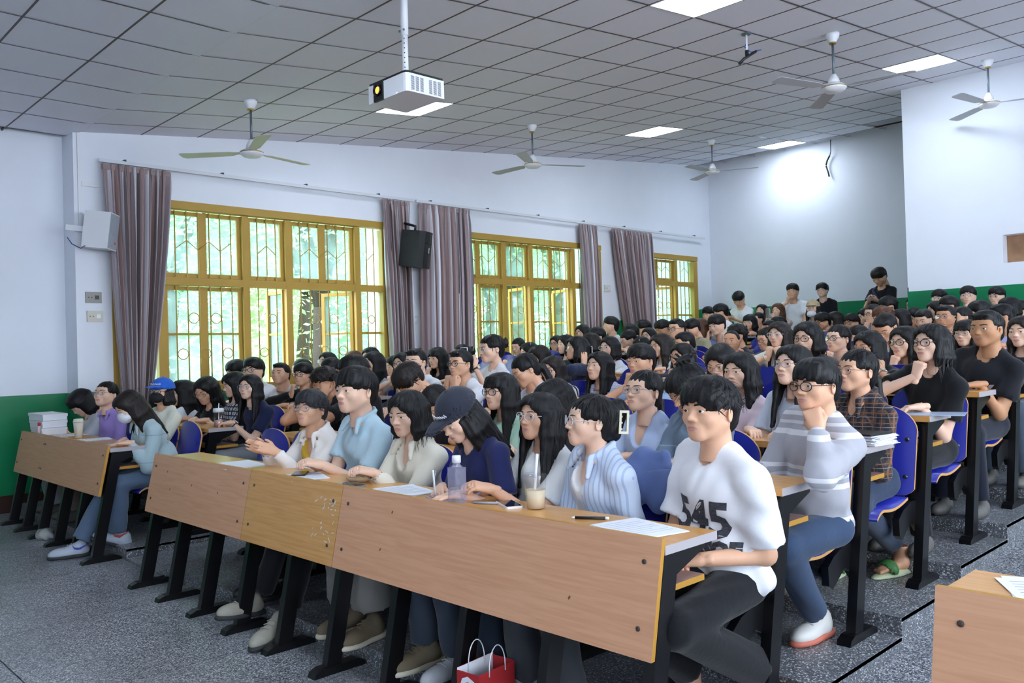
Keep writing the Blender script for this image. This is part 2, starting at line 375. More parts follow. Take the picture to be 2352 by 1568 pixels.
# curtains and rails -------------------------------------------------------
def curtain_mat():
    m = mat('striped_satin_curtain', '#7d686c', .38, spec=.5, sheen=.3); N, L, bs = nodes_of(m)
    uv = N.new('ShaderNodeUVMap'); sp = N.new('ShaderNodeSeparateXYZ'); L.new(uv.outputs[0], sp.inputs[0])
    md = N.new('ShaderNodeMath'); md.operation = 'FRACT'; L.new(sp.outputs[0], md.inputs[0])
    cr = N.new('ShaderNodeValToRGB'); cr.color_ramp.interpolation = 'CONSTANT'; e = cr.color_ramp.elements
    e[0].color = (*hexc('#957d7c'), 1); e[1].position = .30; e[1].color = (*hexc('#6a5a5e'), 1)
    for p, c in ((.40, '#a3959a'), (.55, '#bcb8c0'), (.62, '#d6d6de'), (.70, '#84747a'), (.80, '#a89290'), (.92, '#564a4e')): k = e.new(p); k.color = (*hexc(c), 1)
    L.new(md.outputs[0], cr.inputs[0]); L.new(cr.outputs[0], bs.inputs['Base Color']); return m
M_CUR = curtain_mat()
def curtain(label, y0, y1, z1, z0, b0, b1, seed, waves):
    """gathered cloth from top span y0..y1 to bottom span b0..b1"""
    rg = np.random.default_rng(seed); nu, nv = waves*10, 40
    ph = rg.uniform(0, 6.28, 6); U = np.linspace(0, 1, nu); V = np.linspace(0, 1, nv)
    warp = U+.012*np.sin(2*math.pi*U*3+ph[0])+.01*np.sin(2*math.pi*U*7+ph[1])
    vs = []
    for v in V:
        lo, hi = y0+(b0-y0)*v**1.25, y1+(b1-y1)*v**1.25
        amp = .030+.035*min(1, v*3)
        fold = amp*np.sin(2*math.pi*waves*warp+ph[2]+.5*v*np.sin(5*U+ph[3]))+.35*amp*np.sin(2*math.pi*waves*1.7*warp+ph[4]*v)
        if v < .06: fold = fold*(.35+.65*v/.06)
        yy_ = lo+(hi-lo)*U+.012*np.sin(2*math.pi*waves*2*warp+ph[5])
        zz_ = z1+(z0-z1)*v+(.012*np.sin(2*math.pi*waves*warp) if v == 0 else 0)
        xx_ = XW+.115+fold
        vs += list(zip(xx_, yy_, np.broadcast_to(zz_, U.shape)))
    fs = [(j*nu+i, j*nu+i+1, (j+1)*nu+i+1, (j+1)*nu+i) for j in range(nv-1) for i in range(nu-1)]
    m_ = MB(); m_.add(vs, fs, 0, True); me = m_.mesh('curtain', M_CUR)
    uvl = me.uv_layers.new(name='UVMap'); vi = np.zeros(len(me.loops), int); me.loops.foreach_get('vertex_index', vi)
    u = np.tile(U, nv)[vi]*waves*.62; vv = np.repeat(V, nu)[vi]; uvl.data.foreach_set('uv', np.stack([u, vv], 1).ravel())
    o = link('curtain', me); s = o.modifiers.new('thick', 'SOLIDIFY'); s.thickness = .003
    tag(o, label, 'curtain', 'striped curtains along the window wall')
    b = MB(); b.box((XW+.10, min(y0,y1), z1-.05), (XW+.118, max(y0,y1), z1+.004)); b.build('heading_tape', M_CUR, o)
curtain('striped brown and silver curtain nearest the front wall, behind the white loudspeaker', 2.97, 3.66, 3.445, .95, 3.12, 3.40, 1, 9)
curtain('narrow striped curtain left of the black loudspeaker', 6.40, 6.84, 3.445, .6, 6.50, 6.86, 2, 8)
curtain('wide striped curtain right of the black loudspeaker', 6.99, 7.90, 3.445, .6, 6.96, 7.86, 3, 13)
curtain('slim striped curtain hanging over the right part of the middle window', 10.24, 10.68, 3.445, .7, 10.32, 10.66, 4, 7)
curtain('striped curtain left of the small rear window', 11.06, 12.16, 3.445, .9, 11.55, 12.18, 5, 12)
M_RAIL = mat('white_curtain_rail', '#d8dce2', .4)
for (y0, y1, lb) in ((2.95, 6.90, 'long white curtain rail above the nearest window'), (6.95, 13.85, 'long white curtain rail above the two rear windows')):
    b = MB(); b.box((XW+.10, y0, 3.465), (XW+.125, y1, 3.50)); r_ = b.build('curtain_rail', M_RAIL); tag(r_, lb, 'curtain rail')
    for i in range(int((y1-y0)/1.05)+1):
        yy = y0+.25+1.05*i
        if yy < y1: MB().box((XW, yy-.01, 3.497), (XW+.13, yy+.01, 3.515)).build('bracket', mat('dark_bracket', '#3a3c40', .5), r_)
# ------------------------------------------------------------------ desks and folding seats
def woodmat(name, c, c2, rough=.38, sc=3.0):
    m = mat(name, c, rough, spec=.4); N, L, bs = nodes_of(m)
    tc = N.new('ShaderNodeTexCoord'); mp = N.new('ShaderNodeMapping'); mp.inputs['Scale'].default_value = (1.2, 22, 22); L.new(tc.outputs['Object'], mp.inputs[0])
    nz = N.new('ShaderNodeTexNoise'); nz.inputs['Scale'].default_value = sc; nz.inputs['Detail'].default_value = 6; nz.inputs['Distortion'].default_value = .6; L.new(mp.outputs[0], nz.inputs['Vector'])
    cr = N.new('ShaderNodeValToRGB'); cr.color_ramp.elements[0].position = .35; cr.color_ramp.elements[0].color = (*hexc(c2), 1); cr.color_ramp.elements[1].position = .62; cr.color_ramp.elements[1].color = (*hexc(c), 1)
    L.new(nz.outputs[0], cr.inputs[0]); L.new(cr.outputs[0], bs.inputs['Base Color']); return m
M_PANEL = woodmat('pinkish_laminate', '#d6a27e', '#cc9672'); M_PANEL2 = woodmat('yellowish_laminate', '#d6a264', '#c89356')
M_TOP = woodmat('orange_tabletop_laminate', '#d9a05c', '#cc9350', .25); M_EDGE = mat('ochre_plywood_edge', '#b5832c', .5)
M_GEDGE = mat('grey_edge_band', '#a9a3a6', .4); M_BLACK = mat('black_powder_coat', '#0c0c0e', .28, spec=.5)
M_BLUE = mat('blue_seat_laminate', '#1c2490', .3, spec=.5, noise=(4, .08, (1,1,1))); M_PLY = mat('birch_ply_edge', '#c8995a', .5)
M_BOLT = mat('steel_bolt', '#5c5f66', .3, metal=.9); M_DARKBOLT = mat('dark_screw_head', '#3d342e', .5)
M_SHELF = woodmat('mauve_shelf_laminate', '#a98a85', '#9b7d78')
ORD = ['zeroth','first','second','third','fourth','fifth','sixth','seventh','eighth','ninth','tenth','eleventh','twelfth','thirteenth','fourteenth']
leg_me = MB().prism([(-.09-.038,.02),(-.09+.038,.02),(-.09+.038+.2*.79,.79),(-.09-.038+.2*.79,.79)], 'x', -.021, .021).prism([(.02,.79),(.05,.69),(.26,.765),(.26,.79)], 'x', -.018, .018).mesh('leg', M_BLACK)
foot_me = MB().prism([(-.195,0),(.075,0),(.075,.02),(.04,.036),(-.15,.036),(-.185,.022)], 'x', -.03, .03).mesh('foot', M_BLACK)
bolt_me = MB().lathe([(.008,0),(.008,.003),(.004,.005)], n=10).mesh('screw', M_DARKBOLT)
def panel_pt(z): return -.075+(z-.473)*(.075/.362)
def desk_row(block, bx0, bx1, k, label, group):
    zf = Lk(k-1) if k > 1 else 0.0
    n = round((bx1-bx0)/SEATP)
    t = thing('desk_row', label, 'desk', (bx0, yk(k), zf), group)
    for i in range(n+1):
        l = link('leg', leg_me, t, (i*SEATP, 0, 0)); link('foot', foot_me, l)
    W = bx1-bx0
    b = MB(); b.box((-.035, .012, .783), (W+.035, .305, .812), mis=[0,0,0,0,1,1]); b.build('tabletop', [M_TOP, M_GEDGE], t)
    b = MB(); b.box((-.0, .06, .648), (W+.0, .275, .668), mis=[0,0,1,1,1,1]); b.build('shelf', [M_SHELF, M_EDGE], t)
    if block == 'C': cuts = [0, 2.52/8.83*W+.0, W*.535-.19, W] if k == 1 else [0, W/3, 2*W/3, W]
    else: cuts = [0, W]
    if block == 'C' and k == 1: cuts = [-.03, 1.30, 2.20, W+.035]
    else: cuts[0] -= .03; cuts[-1] += .03
    for j in range(len(cuts)-1 if k == 1 else 0):
        a, c = cuts[j]+.0015, cuts[j+1]-.0015
        b = MB(); p = [(panel_pt(.473),.473),(panel_pt(.835),.835),(panel_pt(.835)+.018,.835),(panel_pt(.473)+.018,.473)]
        b.prism(p, 'x', a, c, 1)
        b.mi = [1 if i < 2 else (0 if i == 2 else 1) for i in range(6)]
        pn = b.build('front_panel', [M_PANEL2 if (block == 'C' and k == 1 and j == 1) else M_PANEL, M_EDGE], t)
        if k == 1:
            for sx in ((a+.06, c-.06) if block != 'L' else (a+.06, a+.75, a+.79, c-.06)):
                for z in (.56, .76):
                    o = link('screw', bolt_me, pn, (sx, panel_pt(z), z), (math.radians(90-11.7), 0, 0))
    return t
def ordn(i): return ORD[i]
for k in range(1, NR+1):
    if k <= 12: desk_row('C', CX0, CX1, k, 'long wooden desk with black legs, %s row of the centre block counted from the front' % ordn(k), 'desk rows of the centre block')
    desk_row('L', LX0, LX1, k, 'wooden desk with black legs, %s row of the window block counted from the front' % ordn(k), 'desk rows of the window block')
desk_row('R', -.745, 3.215, 1, 'front desk of the right block, its pink panel cut off by the picture edge', 'desk rows of the right block')
# seats: rounded plywood backrest and pan carried by the posts of the desk behind
def seat_back_mesh():
    """curved plywood shell with a domed top: a grid front, a grid back and the ply edge between them"""
    w_ = .415; nc, nr = 16, 6; us = [math.sin((i/nc-.5)*math.pi)*w_/2 for i in range(nc+1)]
    def top(x): return .315+.125*max(0.0, 1-(abs(x)/(w_/2))**2.6)**.62
    def bot(x): return .03*max(0.0, (abs(x)/(w_/2)-.80)/.20)**2
    P = lambda x, z, d: (x, d+.9*x*x-.02+.22*z, z)
    vs = [P(x, bot(x)+(top(x)-bot(x))*j/nr, d) for d in (-.006, .006) for x in us for j in range(nr+1)]
    n1 = (nc+1)*(nr+1); I = lambda s_, i, j: s_*n1+i*(nr+1)+j
    b = MB(); fs = []
    for s_ in (0, 1):
        for i in range(nc):
            for j in range(nr): fs.append((I(s_,i,j), I(s_,i+1,j), I(s_,i+1,j+1), I(s_,i,j+1)))
    b.add(vs, fs, 0, True); rim = [(i, 0) for i in range(nc)]+[(nc, j) for j in range(nr)]+[(i, nr) for i in range(nc, 0, -1)]+[(0, j) for j in range(nr, 0, -1)]
    ev = [vs[I(s_, *r)] for r in rim for s_ in (0, 1)]; m = len(rim)
    b.add(ev, [(2*i, 2*i+1, (2*i+3) % (2*m), (2*i+2) % (2*m)) for i in range(m)], 1, False)
    return b.mesh('backrest', [M_BLUE, M_PLY])
def seat_pan_mesh():
    b = MB(); n = 14; top = []
    for i in range(n+1):
        v = i/n; y = -.36*v
        z = .03-.025*math.sin(v*math.pi)*1.1-(.05*((v-.75)/.25)**2 if v > .75 else 0)
        top.append((y, z))
    prof = top+[(y, z-.013) for y, z in reversed(top)]
    b.prism(prof, 'x', -.2, .2, 1, 0, True)
    return b.mesh('seat_pan', [M_BLUE, M_PLY])
back_me = seat_back_mesh(); pan_me = seat_pan_mesh()
brk_me = MB().prism([(.10,.36),(.10,.20),(.06,.24),(.0,.27),(-.12,.20),(-.15,.22),(-.155,.30),(-.10,.335),(0,.365)], 'x', -.016, .016).mesh('bracket', M_BLACK)
sbolt_me = MB().lathe([(.011,0),(.011,.004),(.006,.007)], n=10).mesh('bolt', M_BOLT)
def seat(x, k, label, group, full):
    t = thing('folding_seat', label, 'seat', (x, yk(k+1)-.115, Lk(k)), group)
    bk = link('backrest', back_me, t, (0, .005, .43))
    link('seat_pan', pan_me, t, (0, -.035, .40))
    if full:
        for sx in (-1, 1):
            link('bracket', brk_me, t, (sx*.185, .0, .04))
            for z in (.09, .27): link('bolt', sbolt_me, bk, (sx*.17, .9*.17**2-.03+.22*z, z), (math.radians(90), 0, 0))
    return t
for k in range(1, 13):
    for i in range(9):
        if k == 12 : continue
        seat(CX0+SEATP*(i+.5), k, 'blue plywood folding seat, %s row of the centre block, %s seat from the right aisle' % (ordn(k), ordn(9-i)), 'blue folding seats of the centre block', k <= 5)
for k in range(1, 9):
    for i in range(5):
        seat(LX0+SEATP*(i+.5), k, 'blue plywood folding seat, %s row of the window block, %s seat from the aisle' % (ordn(k), ordn(5-i)), 'blue folding seats of the window block', k <= 2)
# white scuffs on the middle front panel (flat wear marks)
# ------------------------------------------------------------------ people: implicit surfaces -> meshes
class F:
    """signed-distance grid; shapes are blended in, mesh() extracts the zero surface (surface nets)"""
    def __init__(s, lo, hi, vox):
        s.lo = np.array(lo, float); s.vox = vox
        s.n = np.ceil((np.array(hi, float)-s.lo)/vox).astype(int)+1
        s.ax = [(s.lo[i]+vox*np.arange(s.n[i])).astype(np.float32) for i in range(3)]
        s.d = np.full(s.n, .25, np.float32)
    def win(s, bmin, bmax, pad):
        sl = []; g = []
        for i in range(3):
            a = int(max(0, math.floor((bmin[i]-pad-s.lo[i])/s.vox))); b = int(min(s.n[i], math.ceil((bmax[i]+pad-s.lo[i])/s.vox)+1))
            if b <= a: return None, None
            sl.append(slice(a, b)); g.append(s.ax[i][a:b])
        return tuple(sl), (g[0][:,None,None], g[1][None,:,None], g[2][None,None,:])
    def put(s, sl, q, k, sub=False):
        a = s.d[sl]
        if sub: q = -q
        if k <= 0: r = np.maximum(a, q) if sub else np.minimum(a, q)
        elif sub: h = np.maximum(k-np.abs(a-q), 0)/k; r = np.maximum(a, q)+h*h*k*.25
        else: h = np.maximum(k-np.abs(a-q), 0)/k; r = np.minimum(a, q)-h*h*k*.25
        s.d[sl] = r
    def rc(s, a, b, ra, rb, k=.02, sub=False, flat=None, cut=False):
        """tapered capsule a->b; flat=(axis, factor) squashes it; cut trims the far end square"""
        a = np.array(a, float); b = np.array(b, float); R_ = max(ra, rb)
        sl, g = s.win(np.minimum(a, b)-R_, np.maximum(a, b)+R_, k+3*s.vox)
        if sl is None: return
        ba = b-a; L2 = max(float(ba@ba), 1e-9)
        px, py, pz = g[0]-a[0], g[1]-a[1], g[2]-a[2]
        h = np.clip((px*ba[0]+py*ba[1]+pz*ba[2])/L2, 0, 1)
        qx, qy, qz = px-h*ba[0], py-h*ba[1], pz-h*ba[2]
        if flat is not None:
            if flat[0] == 0: qx = qx*flat[1]
            elif flat[0] == 1: qy = qy*flat[1]
            else: qz = qz*flat[1]
        q = np.sqrt(qx*qx+qy*qy+qz*qz)-(ra+(rb-ra)*h)
        if cut:
            u = ba/math.sqrt(L2); q = np.maximum(q, (g[0]-b[0])*u[0]+(g[1]-b[1])*u[1]+(g[2]-b[2])*u[2])
        s.put(sl, q, k, sub)
    def el(s, c, r, k=.02, sub=False, rot=None):
        c = np.array(c, float); R_ = max(r) if rot is not None else None
        e = np.array([R_]*3 if R_ else r, float)
        sl, g = s.win(c-e, c+e, k+3*s.vox)
        if sl is None: return
        px, py, pz = g[0]-c[0], g[1]-c[1], g[2]-c[2]
        if rot is not None:
            m = np.array(rot.transposed() if isinstance(rot, Matrix) else rot)
            px, py, pz = (m[i][0]*px+m[i][1]*py+m[i][2]*pz for i in range(3))
        k0 = np.sqrt((px/r[0])**2+(py/r[1])**2+(pz/r[2])**2); k1 = np.sqrt((px/r[0]**2)**2+(py/r[1]**2)**2+(pz/r[2]**2)**2)
        s.put(sl, k0*(k0-1)/np.maximum(k1, 1e-6), k, sub)
    def plane(s, n, off): # keep n.p < off
        s.d = np.maximum(s.d, s.ax[0][:,None,None]*n[0]+s.ax[1][None,:,None]*n[1]+s.ax[2][None,None,:]*n[2]-off)
    def grid(s): return s.ax[0][:,None,None], s.ax[1][None,:,None], s.ax[2][None,None,:]
    def mesh(s):
        d = s.d; ins = d < 0; n = np.array(d.shape)-1
        C = [(i, j, k) for i in (0,1) for j in (0,1) for k in (0,1)]
        cnt = np.zeros(n, np.int8)
        for i, j, k in C: cnt += ins[i:n[0]+i, j:n[1]+j, k:n[2]+k]
        act = (cnt > 0) & (cnt < 8); idx = np.argwhere(act)
        if len(idx) == 0: return np.zeros((0,3)), np.zeros((0,4), int)
        val = np.stack([d[idx[:,0]+i, idx[:,1]+j, idx[:,2]+k] for i, j, k in C], 1)
        acc = np.zeros((len(idx), 3)); num = np.zeros(len(idx))
        for a in range(8):
            for b_ in range(a+1, 8):
                df = [C[b_][t]-C[a][t] for t in range(3)]
                if sum(map(abs, df)) != 1: continue
                va, vb = val[:,a], val[:,b_]; m = (va < 0) != (vb < 0)
                t = np.where(m, va/np.where(m, va-vb, 1), 0)
                for q in range(3): acc[:,q] += m*(C[a][q]+t*df[q])
                num += m
        v = s.lo+(idx+acc/num[:,None])*s.vox
        vid = np.full(n, -1, np.int64); vid[act] = np.arange(len(idx))
        fs = []
        for ax in range(3):
            o = [0,0,0]; o[ax] = 1; u, w_ = [t for t in range(3) if t != ax]
            a = ins[tuple(slice(0, d.shape[t]-o[t]) for t in range(3))]; b_ = ins[tuple(slice(o[t], d.shape[t]) for t in range(3))]
            e = np.argwhere(a != b_); e = e[(e[:,u] > 0) & (e[:,w_] > 0) & (e[:,u] < n[u]) & (e[:,w_] < n[w_])]
            if len(e) == 0: continue
            def g(du, dw):
                q = e.copy(); q[:,u] += du; q[:,w_] += dw; return vid[q[:,0], q[:,1], q[:,2]]
            Q = np.stack([g(-1,-1), g(0,-1), g(0,0), g(-1,0)], 1)
            fl = a[e[:,0], e[:,1], e[:,2]]
            if ax == 1: fl = ~fl
            Q[~fl] = Q[~fl][:, ::-1]; fs.append(Q)
        return v, np.concatenate(fs)
def npmesh(name, parts, mats, smooth=True):
    """parts: list of (verts, faces(n,4 or n,3), material index or per-face array) -> one mesh"""
    V = np.concatenate([p[0] for p in parts]); lt = []; lv = []; mi = []; o = 0
    for v, f, m in parts:
        lt.append(np.full(len(f), f.shape[1])); lv.append((f+o).ravel()); mi.append(np.broadcast_to(np.asarray(m), (len(f),))); o += len(v)
    lt = np.concatenate(lt).astype(np.int32); lv = np.concatenate(lv).astype(np.int32); mi = np.concatenate(mi).astype(np.int32)
    me = bpy.data.meshes.new(name); me.vertices.add(len(V)); me.vertices.foreach_set('co', V.astype(np.float32).ravel())
    me.loops.add(len(lv)); me.loops.foreach_set('vertex_index', lv)
    me.polygons.add(len(lt)); me.polygons.foreach_set('loop_start', np.concatenate([[0], np.cumsum(lt)[:-1]]).astype(np.int32)); me.polygons.foreach_set('loop_total', lt)
    me.polygons.foreach_set('material_index', mi); me.polygons.foreach_set('use_smooth', np.full(len(lt), smooth))
    for m in mats: me.materials.append(m)
    me.update(calc_edges=True); return me
def usphere(c, r, n=10):
    vs = [(0,0,1)]+[(math.sin(math.pi*i/n)*math.cos(2*math.pi*j/(2*n)), math.sin(math.pi*i/n)*math.sin(2*math.pi*j/(2*n)), math.cos(math.pi*i/n)) for i in range(1, n) for j in range(2*n)]+[(0,0,-1)]
    m = 2*n; fs = [(0, 1+j, 1+(j+1) % m, 1+(j+1) % m) for j in range(m)]
    for i in range(n-2):
        for j in range(m): fs.append((1+i*m+j, 1+(i+1)*m+j, 1+(i+1)*m+(j+1) % m, 1+i*m+(j+1) % m))
    e = len(vs)-1; b_ = 1+(n-2)*m; fs += [(e, b_+(j+1) % m, b_+j, b_+j) for j in range(m)]
    return np.array(vs)*r+np.array(c), np.array(fs)
_head = {}
def head_template(sex, lod):
    """bare head in head space (face towards -y, +z up): list of (verts, faces, material) ; materials skin lips brow white iris"""
    if (sex, lod) in _head: return _head[(sex, lod)]
    vox = (.0044, .0084, .0122)[lod]; fm = sex == 'f'; jw = .92 if fm else 1.0
    f = F((-.105,-.140,-.20), (.105,.125,.135), vox)
    f.el((0,.014,.030), (.074,.092,.086), .02)
    f.el((0,-.026,-.026), (.061*jw+.003,.062,.078), .03)
    f.el((0,-.046,.040), (.057,.039,.046), .03)
    for sx in (-1, 1):
        f.rc((sx*.052*jw,.004,-.048), (sx*.018*jw,-.062,-.093), .022*jw, .015, .03)
        f.el((sx*.041,-.054,-.024), (.027,.026,.030), .025)
    f.el((0,-.068,-.098), (.021*jw,.018,.015), .022)
    f.el((0,-.078,-.064), (.030,.016,.026), .02)
    for sx in (-1, 1): f.el((sx*.033,-.098,.006), (.017,.014,.0085), .014, True)
    for sx in (-1, 1): f.rc((sx*.015,-.083,.022), (sx*.050,-.071,.021), .0070, .0055, .016)
    f.rc((0,-.084,.010), (0,-.100,-.024), .0060, .0085, .018)
    f.el((0,-.1035,-.0275), (.0100,.0095,.0085), .009)
    for sx in (-1, 1): f.el((sx*.0125,-.0945,-.0315), (.0082,.0095,.0068), .007)
    for sx in (-1, 1): f.el((sx*.0062,-.101,-.0385), (.0036,.0045,.0030), .003, True)
    f.el((0,-.0920,-.0590), (.0205,.0070,.0050), .005); f.el((0,-.0905,-.0690), (.0175,.0080,.0060), .005)
    f.rc((-.0195,-.0945,-.0637), (.0195,-.0945,-.0637), .0016, .0016, .003, True)
    for sx in (-1, 1):
        R_ = Matrix.Rotation(sx*.45, 3, 'Z') @ Matrix.Rotation(-.18, 3, 'X')
        f.el((sx*.078,.016,-.010), (.0075,.020,.031), .006, rot=R_)
        f.el((sx*.086,.010,-.008), (.006,.011,.019), .006, True, rot=R_)
        # eyelids around the eyeballs
        f.el((sx*.033,-.0808,.0112), (.0182,.0098,.0056), .005); f.el((sx*.033,-.0800,-.0036), (.0168,.0088,.0046), .006)
    f.rc((0,.026,-.055), (0,.040,-.18), .050*(.9 if fm else 1.06), .053*(.9 if fm else 1.1), .03)
    v, q = f.mesh(); c = v[q].mean(1)
    mi = np.zeros(len(q), int)
    lip = (((c[:,0]/.0225)**2+((c[:,2]+.0640)/.0105)**2) < 1) & (c[:,1] < -.086)
    mi[lip] = 1
    parts = [(v, q, mi)]
    for sx in (-1, 1):
        ev, eq = usphere((sx*.033,-.0770,.0040), .0125, (12, 8, 6)[lod]); ec = ev[eq].mean(1)-np.array((sx*.033,-.0770,.0040))
        ang = np.degrees(np.arccos(np.clip(-ec[:,1]/np.linalg.norm(ec, axis=1), -1, 1)))
        parts.append((ev, eq, np.where(ang < 31, 4, 3)))
        # eyebrow: a short arched strip lying on the skin
        pts = []
        for t in np.linspace(0, 1, 7):
            x = sx*(.013+.040*t); z = .0265+.006*math.sin(t*2.3)-.004*t
            m = (np.abs(v[:,0]-x) < .006) & (np.abs(v[:,2]-z) < .006) & (v[:,1] < -.02)
            y = v[m,1].min() if m.any() else -.085
            pts.append(((x, y, z), (.0040 if not fm else .0028)*(1-.55*t**2)))
        bv = []; 
        for (x, y, z), r_ in pts: bv += [(x, y-.0006, z-r_), (x, y-.0022, z), (x, y-.0006, z+r_)]
        bf = []
        for i in range(6):
            for j in range(2): bf.append((3*i+j, 3*i+3+j, 3*i+4+j, 3*i+1+j))
        parts.append((np.array(bv), np.array(bf), 2))
    _head[(sex, lod)] = parts; return parts
_hand = {}
def hand_template(kind, lod):
    """right hand: wrist at origin, fingers along +x, back of the hand +z, thumb on +y"""
    if (kind, lod) in _hand: return _hand[(kind, lod)]
    vox = (.0045, .0092, .0130)[lod]
    f = F((-.05,-.075,-.085), (.20,.095,.05), vox)
    f.rc((-.03,0,0), (.02,0,0), .027, .026, .02, flat=(2, 1.25))
    for y0, y1 in ((.016,.030), (.006,.010), (-.006,-.010), (-.016,-.029)): f.rc((.01,y0,0), (.085,y1,.001), .0165, .0125, .016)
    Ls = (.068,.078,.072,.055); ys_ = (.030,.010,-.010,-.029)
    curl = {'flat': (.10,.12,.12), 'grip': (.75,.75,.5), 'fist': (1.35,1.6,.9), 'curl': (.45,.55,.4)}[kind]
    for L_, y in zip(Ls, ys_):
        p = np.array((.085, y, .001)); a = 0; r = .0094
        for seg, c_ in zip((.45,.32,.23), curl):
            a += c_; n_ = p+np.array((math.cos(a), (y*.6 if kind == 'flat' else 0), -math.sin(a)))*L_*seg
            f.rc(p, n_, r, r*.92, .004); p = n_; r *= .92
    if kind == 'flat': T_ = [(.018,.022,-.006), (.050,.050,-.010), (.078,.060,-.012), (.098,.062,-.014)]
    elif kind == 'curl': T_ = [(.018,.022,-.006), (.050,.045,-.018), (.078,.048,-.030), (.094,.042,-.036)]
    else: T_ = [(.018,.022,-.008), (.048,.040,-.026), (.076,.032,-.044), (.092,.016,-.046)]
    for i in range(3): f.rc(T_[i], T_[i+1], (.0150,.0115,.0100)[i], (.0115,.0100,.0085)[i], .008)
    v, q = f.mesh(); _hand[(kind, lod)] = (v, q); return v, q
_hair = {}
def hair_template(style, lod, sd=0):
    if (style, lod) in _hair: return _hair[(style, lod)]
    vox = (.0055, .0080, .0118)[lod]; rg = np.random.default_rng(hash(style) % 1000 if False else sum(map(ord, style)))
    longh = style.startswith('long'); bob = style.startswith('bob'); hang = longh or bob
    zlo = -.42 if longh else (-.24 if bob else (-.34 if style == 'tied' else -.17))
    f = F((-.16,-.16,zlo), (.16,.22,.235), vox)
    gx, gy, gz = f.grid()
    capped = style.endswith('cap')
    tight = capped or style in ('tied', 'bun', 'clip', 'crew', 'buzz')
    e = (.001 if style in ('tied', 'bun', 'clip') else -.003) if tight else (.008 if style in ('fluffy', 'curly') else .002)
    if style == 'buzz' or capped: e = -.007
    f.el((0,.016,.036), (.085+e,.104+e,.097+e), .01)
    if not tight: f.el((0,-.035,.062), (.074+e,.062+e,.056+e), .03)
    if style in ('fluffy', 'curly', 'fringe'): f.el((0,-.01,.085), (.07,.075,.052), .03)
    if not hang: f.el((0,.060,-.035), (.062,.052,.065), .03)
    # opening for the face
    op = {'tied': (-.042,.060,.100), 'bun': (-.042,.060,.100), 'clip': (-.042,.060,.100), 'crew': (-.030,.064,.098), 'buzz': (-.028,.066,.100), 'fluffy': (-.044,.064,.090), 'curly': (-.045,.066,.090),
          'fringe': (-.046,.064,.091), 'updo': (-.040,.062,.096)}.get(style, (-.040,.056,.108))
    if 'bangs' in style: op = (-.056,.054,.086)
    px_, py_, pz_ = gx, gy+.105, gz-op[0]
    k0 = np.sqrt((px_/op[1])**2+(py_/.088)**2+(pz_/op[2])**2); k1 = np.sqrt((px_/op[1]**2)**2+(py_/.088**2)**2+(pz_/op[2]**2)**2)
    jg = .0 if tight else (.0055 if style in ('fluffy', 'curly', 'fringe') else .003)
    f.d = np.maximum(f.d, -(k0*(k0-1)/np.maximum(k1, 1e-6)+jg*np.sin(150*gx+2*np.sin(60*gx))+jg*.6*np.sin(83*gx+1.3))).astype(np.float32)
    if not hang:
        for sx in (-1, 1):
            f.el((sx*.086,-.020,-.050), (.034,.052,.070), .012, True)
            f.el((sx*.090,.012,-.030), (.022,.026,.042), .008, True)
        f.el((0,-.045,-.13), (.10,.085,.09), .02, True)
    else:
        f.el((0,-.075,-.12), (.058,.085,.10), .02, True)
        Lh = .36 if longh else .125
        for sx in (-1, 1):
            for ph in np.radians([52, 70, 90, 110, 130, 150, 170]):
                l_ = Lh*(1+.10*rg.uniform(-1, 1)); fr = ph < math.radians(80)
                sn, cs = math.sin(ph)*sx, math.cos(ph)
                a = (.080*sn, .014-.096*cs, .030 if not capped else .0); b_ = (.088*sn, .020-.090*cs, -.09)
                if longh: c_ = (.100*sn, (.030-.10*cs)-(.015 if fr else 0), -l_)
                else: c_ = (.080*sn, .018-.080*cs, -l_)
                f.rc(a, b_, .020 if not capped else .012, .021, .02)
                f.rc(b_, c_, .021, .010 if longh else .016, .02)
        if longh: f.rc((0,.075,0), (0,.105,-.30), .045, .03, .03)
        else: f.rc((0,.06,0), (0,.07,-.10), .045, .035, .03)
        f.el((0,-.095,-.02), (.050,.060,.085), .012, True)
    if 'bangs' in style:
        for x in np.linspace(-.055, .055, 9):
            f.rc((x*.8,-.070,.090), (x,-.104+.25*x*x/.06*.3+abs(x)*.25,.030+rg.uniform(-.006,.006)), .014, .006, .008)
    if style in ('fringe', 'fluffy', 'curly'):
        for x in np.linspace(-.060, .060, 9):
            f.rc((x*.75+.01,-.055,.098), (x+rg.uniform(-.008,.008),-.101+abs(x)*.42,.040+rg.uniform(-.012,.010)), .018, .006, .010)
        if style != 'fringe':
            for i in range(26):
                t = rg.uniform(0, 6.283); z = rg.uniform(.02, .10); r_ = .088*math.sqrt(max(.05, 1-((z-.036)/.105)**2))
                p = np.array((r_*math.sin(t), .012-1.15*r_*math.cos(t), z)); n_ = p-np.array((0,.012,.03)); n_ /= np.linalg.norm(n_)
                if p[1] < -.05 and z < .06: continue
                f.rc(p, p+n_*.022+rg.normal(0,.012,3), .016, .005, .008)
    if style == 'crew':
        f.el((0,-.02,.085), (.062,.07,.044), .02)
        for x in np.linspace(-.045,.045,7): f.rc((x,-.055,.095), (x*1.05,-.083,.090+rg.uniform(0,.01)), .012, .006, .008)
    if style == 'tied':
        f.rc((0,.105,-.035), (0,.135,-.05), .026, .022, .012); f.rc((0,.135,-.05), (.015,.135,-.15), .026, .026, .012); f.rc((.015,.135,-.15), (.03,.115,-.30), .026, .008, .012)
    if style == 'bun':
        f.el((0,.128,.035), (.040,.034,.042), .012)
        for i in range(8): t = i*.8; f.rc((.03*math.sin(t),.135,.035+.03*math.cos(t)), (.045*math.sin(t),.150,.035+.05*math.cos(t)), .012, .004, .006)
